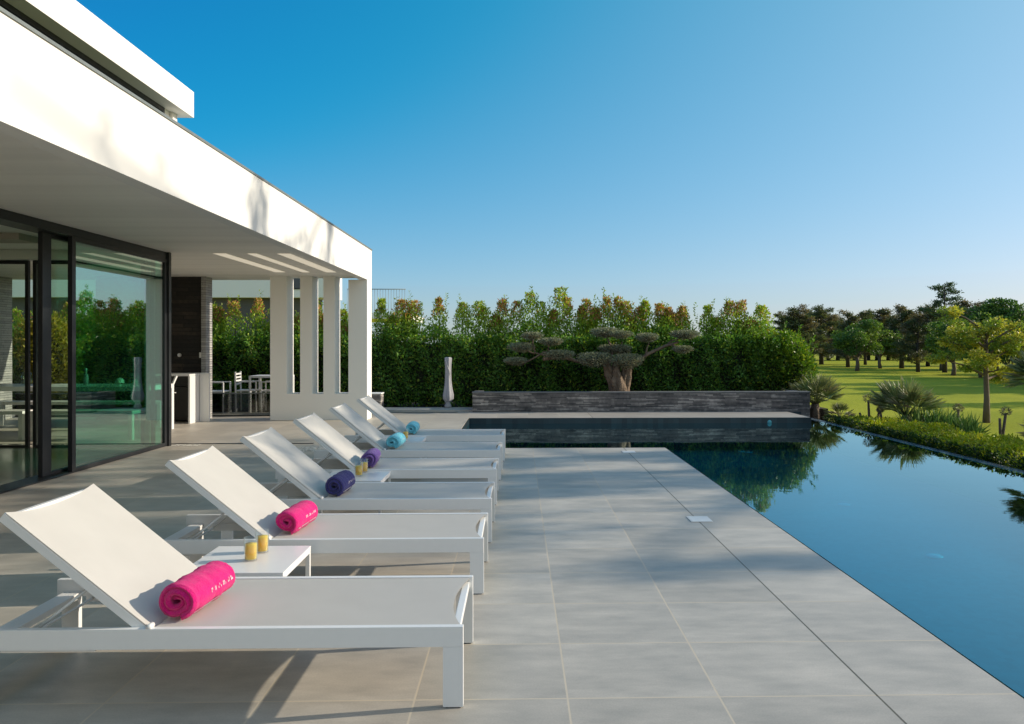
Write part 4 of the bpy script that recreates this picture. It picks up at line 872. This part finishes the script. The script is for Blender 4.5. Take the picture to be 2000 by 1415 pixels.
fan_palm('fan_palm', (8.42, 12.0, -0.34), 0.72, 70, 'fan palm cut by the right edge of the picture, upper one, above the clipped hedge', 8, trunk=1.12, group=PG)
fan_palm('fan_palm', (7.75, 10.75, -0.34), 0.60, 60, 'low fan palm at the right picture edge, overhanging the clipped hedge', 9, trunk=0.36, group=PG)
def spiky(loc, r, n, label, seed, col=(0.12, 0.22, 0.05)):
    rng = np.random.default_rng(seed); o = empty('yucca', loc); az = rng.uniform(0, 6.28, n); el = rng.uniform(0.15, 1.5, n)
    D = np.stack([np.cos(az) * np.cos(el), np.sin(az) * np.cos(el), np.sin(el)], 1); P = rng.normal(0, r * 0.28, (n, 3)) * np.array([1, 1, 0.0]); P[:, 2] = 0
    ch = [leaf_arrays(P, D, rng.uniform(0.6, 1.0, n) * r, 0.028, colours(rng, n, np.array(col), 0.35), rng, 0.3)]
    leaf_object('blades', ch, M_['leaf_stiff'], o); m = MB(); m.tube([(0, 0, -0.1), (0, 0, 0.05)], [0.06, 0.04], 8); m.build('crown_base', M_['bark'], o); return tag(o, label, 'yucca', 'spiky plants in the pool bed')
spiky((at(1815, 830, 14.4).x, 14.4, -0.30), 0.66, 420, 'spiky green yucca clump directly right of the round fan palm', 31)
spiky((at(1872, 840, 14.0).x, 14.0, -0.30), 0.52, 380, 'spiky green yucca clump farther right, behind the clipped hedge', 32)
def pompon(loc, stems, label, seed):
    rng = np.random.default_rng(seed); o = empty('pollarded_shrub', loc); m = MB()
    for dx, dy, h, r in stems:
        m.tube([(0, 0, -0.1), (dx * 0.6, dy * 0.6, h * 0.5), (dx, dy, h)], [0.035, 0.026, 0.022], 7, wob=0.1, seed=seed)
        if r > 0:
            P, d = blob_points(rng, 240, (dx, dy, h + r * 0.5), (r, r, r * 0.8), 0.3); leaf_object('tuft', [leaf_arrays(P, d + rng.normal(0, 0.4, d.shape), rng.uniform(0.025, 0.05, 240), 0.012, colours(rng, 240, np.array((0.20, 0.165, 0.11)), 0.4), rng)], M_['leaf_stiff'], o)
    m.build('stems', M_['bark'], o)
    return tag(o, label, 'shrub', 'pollarded shrubs in the pool bed')
p = at(1700, 830, 15.2); pompon((p.x, 15.2, -0.34), [(-0.22, 0, 0.38, 0.0), (-0.02, 0.05, 0.62, 0.10), (0.2, 0.02, 0.42, 0.05), (0.3, -0.05, 0.3, 0)], 'pollarded shrub with bare forked stems left of the round fan palm', 41)
p = at(1737, 830, 14.6); pompon((p.x, 14.8, -0.34), [(-0.08, 0, 0.45, 0.06), (0.05, 0.0, 0.3, 0.0)], 'short stubby pollarded shrub at the foot of the round fan palm', 44)
p = at(1955, 838, 13.6); pompon((p.x, 13.6, -0.34), [(-0.02, 0, 0.42, 0.0), (0.12, 0.05, 0.50, 0.085)], 'pollarded shrub with two bare stems near the right picture edge', 42)
p = at(1922, 838, 13.4); pompon((p.x, 14.2, -0.34), [(0.0, 0, 0.52, 0.08)], 'single tufted pollarded stem in front of the yellow green tree', 43)
bush('ground_shrub', (at(1690, 830, 14.9).x, 14.8, -0.36), (0.50, 0.5, 0.17), 2600, (G_D, (0.07, 0.12, 0.02), G_M), 'dark mounded ground shrub at the far pool corner', seed=51, leaf=(0.035, 0.06))
bush('ground_shrub', (at(1740, 830, 15.9).x, 16.0, -0.40), (0.62, 0.45, 0.14), 2000, ((0.1, 0.14, 0.02), (0.26, 0.3, 0.03), (0.35, 0.35, 0.03)), 'lime green ground shrub behind the round fan palm', seed=52, leaf=(0.035, 0.06))
bush('ground_shrub', (at(1795, 838, 14.4).x, 14.6, -0.38), (0.45, 0.4, 0.14), 2000, (G_D, G_M, G_L), 'green ground shrub between palm and yucca', seed=53, leaf=(0.035, 0.06))

# ---- cloud pruned olive
def make_olive():
    rng = np.random.default_rng(77); base = at(1208, 766, 16.55); B = Vector((base.x, 16.55, 0.33)); o = empty('olive_tree', B)
    tag(o, 'cloud pruned olive tree with gnarled trunk and flat leaf pads in the planter', 'tree')
    q = lambda px, py, dy=0.0: at(px, py, 16.55 + dy) - B
    m = MB()
    def gnarl(pts, rads, seed, n=22, steps=26):
        pts = [Vector(p_) for p_ in pts]; rg = random.Random(seed); ph = [rg.uniform(0, 6.28) for _ in range(5)]; vs = []
        for i in range(steps + 1):
            t = i / steps * (len(pts) - 1); a_ = min(int(t), len(pts) - 2); f_ = t - a_; c = pts[a_].lerp(pts[a_ + 1], f_); r_ = rads[a_] * (1 - f_) + rads[a_ + 1] * f_
            for k in range(n):
                th = 2 * math.pi * k / n; rr_ = r_ * (1 + 0.24 * math.sin(3 * th + ph[0] + 2.2 * i / steps * 3) + 0.16 * math.sin(5 * th + ph[1] - 4 * i / steps) + 0.12 * math.sin(9 * th + ph[2] + 7 * i / steps) + 0.10 * math.sin(11 * i / steps * 2 + ph[3] + th) + rg.uniform(-0.06, 0.06))
                vs.append((c.x + rr_ * math.cos(th), c.y + rr_ * math.sin(th), c.z))
        m.add(vs, [(i * n + k, i * n + (k + 1) % n, (i + 1) * n + (k + 1) % n, (i + 1) * n + k) for i in range(steps) for k in range(n)] + [tuple(steps * n + k for k in range(n))], True)
    gnarl([(-0.05, 0, -0.15), q(1194, 740), q(1188, 718), q(1181, 696)], [0.12, 0.10, 0.09, 0.05], 1)
    gnarl([(0.10, 0, -0.15), q(1221, 742), q(1224, 722), q(1236, 698)], [0.13, 0.10, 0.085, 0.05], 2)
    gnarl([(0.02, -.10, -0.15), q(1206, 742, -.1), q(1203, 720, -.06), q(1205, 700)], [0.13, 0.11, 0.08, 0.05], 3)
    br = [([(1183, 705), (1160, 712), (1125, 705), (1100, 696), (1060, 702)], (0.07, 0.05)), ([(1125, 706), (1085, 695), (1062, 688), (1046, 698), (1020, 712)], (0.04, 0.025)), ([(1100, 696), (1060, 694), (1045, 690), (1040, 672), (1041, 660)], (0.035, 0.02)),
          ([(1190, 712), (1196, 690), (1192, 675), (1187, 662)], (0.05, 0.022)), ([(1205, 715), (1208, 690), (1216, 668)], (0.045, 0.02)), ([(1233, 705), (1245, 705), (1268, 690), (1300, 676), (1325, 668)], (0.07, 0.035)),
          ([(1262, 692), (1263, 682), (1268, 668)], (0.035, 0.02)), ([(1300, 676), (1312, 666), (1330, 662)], (0.03, 0.02)), ([(1310, 673), (1330, 682)], (0.03, 0.02)), ([(1085, 695), (1070, 684), (1072, 675)], (0.03, 0.018)), ([(1045, 692), (1028, 685), (1015, 682)], (0.03, 0.018))]
    for k, (pts, (r0, r1)) in enumerate(br):
        pp = [q(x, y, 0.06 * math.sin(k * 2 + i)) for i, (x, y) in enumerate(pts)]; m.tube(pp, list(np.linspace(r0 * 0.62, r1 * 0.7, len(pp))), 9, wob=0.3, seed=k)
    m.build('trunk', M_['olive_bark'], o)
    pads = [(1040, 657, 36, 11, .05), (1076, 668, 42, 11, -.1), (1018, 679, 46, 15, .1), (1007, 706, 40, 11, 0), (1092, 693, 54, 14, -.05), (1183, 650, 52, 16, .15), (1212, 654, 42, 11, -.1), (1263, 660, 40, 13, 0), (1337, 654, 50, 14, .05), (1334, 683, 34, 10, -.1), (1195, 682, 46, 14, .2), (1162, 702, 60, 24, -.1), (1224, 705, 58, 24, -.15), (1216, 683, 30, 14, .0)]
    for px, py, w, h, dy in pads:
        c = q(px, py, dy); k = 16.55 / 1500; rx = w / 2 * k; rz = h / 2 * k * 1.45; n = int(900 + 2400 * w / 60)
        d = unit(rng.normal(size=(n, 3))); P = np.array(c) + d * np.array([rx, rx * 0.9, rz * 0.8]) * (0.72 + 0.5 * rng.random((n, 1)) ** 2); P[:, 2] = np.where(P[:, 2] > c.z + rz * 0.55, c.z + rz * 0.55 + (P[:, 2] - c.z - rz * 0.55) * 0.35, P[:, 2])
        P[:, 0] = np.where(P[:, 2] < c.z, c.x + (P[:, 0] - c.x) * (1 - 0.25 * (c.z - P[:, 2]) / rz), P[:, 0])
        D = d * 0.5 + rng.normal(0, 0.4, (n, 3)) + np.array([0, 0, 0.5]); col = np.where((P[:, 2:3] < c.z) & (rng.random((n, 1)) < 0.4), np.array((0.24, 0.19, 0.12)), np.array((0.24, 0.26, 0.17)))
        lo = leaf_object('leaf_pad', [leaf_arrays(P, D, rng.uniform(0.028, 0.055, n), 0.012, colours(rng, n, col, 0.5), rng)], M_['leaf_stiff'], o)
        bm = bmesh.new(); bmesh.ops.create_icosphere(bm, subdivisions=2, radius=1)
        for v in bm.verts: v.co = Vector((c.x + v.co.x * rx * 0.72, c.y + v.co.y * rx * 0.66, c.z - rz * 0.1 + v.co.z * rz * 0.5))
        cm = MB(); cm.from_bm(bm, True); cc = cm.build('twig_core', M_['core'], lo)
make_olive()

# ---- trees
def tree_mesh(kind, seed):
    """unit tree of height 1; returns (trunk mesh builder, leaf chunks)"""
    rng = np.random.default_rng(seed); rr = random.Random(seed); m = MB(); ch = []
    if kind == 'conifer':
        m.tube([(0, 0, 0), (0.01, 0, 0.4), (0.0, 0, 0.96)], [0.030, 0.02, 0.003], 7)
        for k in range(46):
            z = 0.14 + 0.82 * (k / 46) ** 0.95; ln = (0.30 * (1 - z) ** 0.7 + 0.05) * rr.uniform(0.65, 1.25); az = rr.uniform(0, 6.28); el = rr.uniform(-0.05, 0.6)
            d = np.array([math.cos(az), math.sin(az), math.tan(el)]); d /= np.linalg.norm(d); m.tube([(0, 0, z - 0.02), tuple(d * ln + np.array([0, 0, z - 0.02]))], [0.008, 0.002], 4, caps=False)
            n = int(260 * ln / 0.2); t = rng.random(n) ** 0.6; P = np.array([0, 0, z]) + d * (t * ln)[:, None] + rng.normal(0, 1, (n, 3)) * np.array([0.024, 0.024, 0.02]); D = d + rng.normal(0, 0.6, (n, 3)) + np.array([0, 0, 0.3])
            tone = np.array((0.105, 0.125, 0.060)) if rr.random() < 0.65 else np.array((0.19, 0.155, 0.10)); ch.append(leaf_arrays(P, D, rng.uniform(0.02, 0.04, n), 0.012, colours(rng, n, tone, 0.4), rng))
    elif kind == 'round':
        m.tube([(0, 0, 0), (0.015, 0, 0.12), (0.0, 0, 0.25)], [0.035, 0.028, 0.022], 8); 
        for k in range(6):
            az = k * 1.05 + rr.random(); m.tube([(0, 0, 0.17 + 0.02 * k), (0.13 * math.cos(az), 0.13 * math.sin(az), 0.38), (0.24 * math.cos(az), 0.24 * math.sin(az), 0.6)], [0.016, 0.010, 0.004], 5, caps=False)
        for k in range(34):
            az = rr.uniform(0, 6.28); rad = 0.34 * math.sqrt(rr.random()); zc = 0.36 + 0.52 * rr.random(); rad *= math.sin(math.pi * min(0.97, max(0.12, (zc - 0.22) / 0.8))) ** 0.6; r = rr.uniform(0.07, 0.13); n = 230
            P, d = blob_points(rng, n, (rad * math.cos(az), rad * math.sin(az), zc), (r, r, r * 0.75), 0.55); D = d + rng.normal(0, 0.6, (n, 3)); b = np.array((0.08, 0.16, 0.04)) if rr.random() < 0.6 else np.array((0.16, 0.24, 0.045))
            ch.append(leaf_arrays(P, D, rng.uniform(0.024, 0.042, n), 0.020, colours(rng, n, b, 0.4), rng))
    elif kind == 'tall':
        m.tube([(0, 0, 0), (0.01, 0, 0.4), (-0.01, 0, 0.97)], [0.022, 0.015, 0.003], 7)
        for k in range(40):
            z = 0.20 + 0.78 * k / 40; ln = (0.26 * (1 - z) ** 0.55 + 0.03) * rr.choice([0.5, 0.8, 1.0, 1.3]); az = rr.uniform(0, 6.28); d = np.array([math.cos(az), math.sin(az), rr.uniform(-0.1, 0.45)])
            m.tube([(0, 0, z - 0.01), tuple(d * ln + np.array([0, 0, z - 0.01]))], [0.006, 0.002], 4, caps=False); n = 150; t = 0.35 + 0.65 * rng.random(n)
            P = np.array([0, 0, z]) + d * (t * ln)[:, None] + rng.normal(0, 1, (n, 3)) * np.array([0.02, 0.02, 0.012]); ch.append(leaf_arrays(P, rng.normal(0, 0.7, (n, 3)) + d, rng.uniform(0.014, 0.028, n), 0.010, colours(rng, n, np.array((0.075, 0.12, 0.055)), 0.4), rng))
    elif kind == 'airy':     # small loose broadleaf (the yellow green one)
        m.tube([(0, 0, 0), (0.006, 0, 0.2), (-0.004, 0, 0.42), (0.01, 0, 0.75)], [0.026, 0.020, 0.016, 0.006], 9, wob=0.06, seed=seed)
        for k in range(15):
            az = k * 2.4 + rr.random() * 0.5; z0 = 0.36 + 0.028 * k; ln = rr.uniform(0.26, 0.40) * (1 - 0.3 * k / 15); up_ = rr.uniform(0.10, 0.5) + 0.03 * k; d = np.array([math.cos(az), math.sin(az), up_]); p0 = np.array([0, 0, z0]); p1 = p0 + d * ln * 0.5 + np.array([0, 0, 0.01]); p2 = p0 + d * ln * np.array([1, 1, 0.85])
            m.tube([tuple(p0), tuple(p1), tuple(p2)], [0.011, 0.007, 0.003], 6, caps=False)
            for j in range(9):
                t = rr.uniform(0.3, 1.05); c = p0 + (p2 - p0) * t + rng.normal(0, 0.032, 3); r = rr.uniform(0.032, 0.062); n = 95; P, dd = blob_points(rng, n, c, (r, r, r * 0.6), 0.2); D = dd * 0.5 + rng.normal(0, 0.5, (n, 3)) + np.array([0, 0, -0.1])
                b = np.array((0.46, 0.43, 0.07)) if rr.random() < 0.5 else np.array((0.22, 0.29, 0.05)); ch.append(leaf_arrays(P, D, rng.uniform(0.018, 0.032, n), 0.011, colours(rng, n, b, 0.35), rng))
    elif kind == 'shade':    # tall sparse tree outside the frame whose shade falls on the deck
        m.tube([(0, 0, 0), (0.01, 0, 0.4), (0, 0, 0.95)], [0.022, 0.015, 0.003], 8)
        for k in range(26):
            z0 = 0.30 + 0.026 * k; az = k * 2.4 + rr.random(); ln = rr.uniform(0.12, 0.26); d = np.array([math.cos(az), math.sin(az), rr.uniform(0.0, 0.6)]); p0 = np.array([0, 0, z0]); p2 = p0 + d * ln
            m.tube([tuple(p0), tuple(p2)], [0.006, 0.002], 5, caps=False)
            for j in range(2):
                c = p0 + (p2 - p0) * rr.uniform(0.4, 1.1); r = rr.uniform(0.02, 0.042); n = int(165 * min(1, max(0.2, 1.6 - 1.5 * z0))); P, dd = blob_points(rng, n, c + np.array([0, 0, -r]), (r * 0.8, r * 0.8, r * 2.0), 0.0); ch.append(leaf_arrays(P, dd * 0.4 + rng.normal(0, 0.3, (n, 3)) + np.array([0, 0, -0.8]), rng.uniform(0.012, 0.022, n), 0.008, colours(rng, n, np.array((0.05, 0.09, 0.03)), 0.3), rng))
    return m, ch
_protos = {}
def tree(kind, seed, loc, h, label, group=None, rz=0.0, sx=1.0, name=None):
    nm = name or {'conifer': 'conifer_tree', 'round': 'broadleaf_tree', 'tall': 'cedar_tree', 'airy': 'acacia_tree', 'shade': 'shade_tree'}[kind]
    key = (kind, seed)
    if key not in _protos:
        m, ch = tree_mesh(kind, seed); r = empty(nm); m.build('trunk', M_['dark_bark'] if kind in ('conifer', 'tall') else M_['bark'], r); leaf_object('crown', ch, M_['leaf'], r); _protos[key] = r; o = r
    else: o = copy_tree(_protos[key])
    o.location = loc; o.scale = (h * sx, h * sx, h); o.rotation_euler = (0, 0, rz); return tag(o, label, 'tree', group)
LZ = -1.7
def far(px, base, topy, kind, seed, label, group, rz=0.0, sx=1.0):
    g = gd(px, base, LZ); t = at(px, topy, g.y); tree(kind, seed, (g.x, g.y, LZ), t.z - LZ, label, group, rz, sx * 1.15)
GC = 'trees along the far side of the lawn'
far(1560, 716, 598, 'conifer', 1, 'brown tinged conifer rising just behind the right end of the tall hedge', GC, 0.3, 1.15)
far(1604, 712, 597, 'conifer', 2, 'dark conifer at the left end of the lawn, its trunk beside the bushy hedge end', GC, 1.2, 1.2)
far(1656, 718, 608, 'conifer', 1, 'very dark conifer standing close behind the round green tree with pale forked trunk', GC, 2.0, 1.1)
far(1674, 725, 620, 'round', 3, 'round green tree with forked trunk standing forward in the row beyond the lawn', GC, 0.5, 1.05)
far(1690, 713, 606, 'conifer', 2, 'thin conifer whose top shows above the round green trees', GC, 3.0, 0.9)
far(1719, 720, 622, 'round', 3, 'smaller round green tree right of the forked one beyond the lawn', GC, 2.5, 0.95)
far(1761, 720, 598, 'conifer', 4, 'shaggy grey green conifer between the round trees and the tall cedar', GC, 0.9, 1.15)
far(1793, 727, 610, 'conifer', 1, 'loose brownish conifer with a slim trunk, second left of the tall cedar', GC, 4.0, 1.05)
far(1812, 716, 594, 'conifer', 2, 'pointed dark conifer just left of the tall cedar', GC, 4.6, 1.0)
far(1845, 728, 553, 'tall', 5, 'tallest tree of the row, a narrow dark cedar with a ragged top', GC, 1.0, 1.1)
far(1838, 724, 640, 'round', 3, 'low dark round tree with forked trunk at the foot of the tall cedar', GC, 4.0, 0.95)
far(1862, 734, 620, 'round', 6, 'dark tree with a thick straight trunk right of the tall cedar', GC, 0.2, 1.0)
far(1895, 715, 588, 'conifer', 4, 'dark conifer partly hidden by the left side of the yellow green tree', GC, 2.2, 1.2)
far(1915, 738, 632, 'round', 6, 'dark tree with a leaning trunk behind the yellow green tree', GC, 2.9, 0.9)
far(1945, 722, 576, 'round', 3, 'big dark green tree rising above the yellow green tree', GC, 1.4, 1.05)
far(1967, 739, 640, 'round', 6, 'low dark tree with a stout trunk right of the yellow green tree trunk', GC, 5.0, 0.95)
far(1998, 722, 578, 'round', 3, 'dense dark green tree cut by the right edge of the picture', GC, 3.3, 1.1)
rb = random.Random(9)
for k in range(19):
    x = 1528 + k * 27 + rb.uniform(-10, 10); far(x, 704, rb.uniform(604, 622), 'conifer', rb.choice([1, 2, 4]), 'dark conifer in the back row beyond the lawn, half hidden by nearer trees', 'conifers in the back row beyond the lawn', rb.uniform(0, 6), rb.uniform(1.2, 1.5))
# trees just outside the frame on the right: they throw the long shade bands over the lawn and the deck
for k, (x, y, h) in enumerate([(40, 50.5, 7.6), (43, 54, 8.4), (46.5, 57, 9.0), (47, 61, 8.6), (52, 64.5, 9.4), (54, 69, 9.2), (60, 73, 9.6), (66, 80, 10), (76, 92, 10), (33, 40, 5.0)]):
    tree('round' if k % 2 else 'conifer', 3 if k % 2 else 2, (x, y, LZ), h, 'tree of the lawn row standing beyond the right edge of the view', 'lawn trees outside the right edge', k, 1.1)
tree('airy', 8, (gd(1926, 826, LZ).x, gd(1926, 826, LZ).y, LZ), 4.8, 'small loose yellow green tree with slim bare trunk before the dark tree row', None, 0.4, 1.14)
for k, (x, y, h, sd) in enumerate([(20.0, 11.0, 13.6, 12), (22.5, 12.6, 14.6, 14)]):
    tree('shade', sd, (x, y, LZ), h, 'tall sparse tree beyond the right edge that shades the deck', 'tall sparse trees outside the right edge', k * 1.7 + 0.8, 1.0)
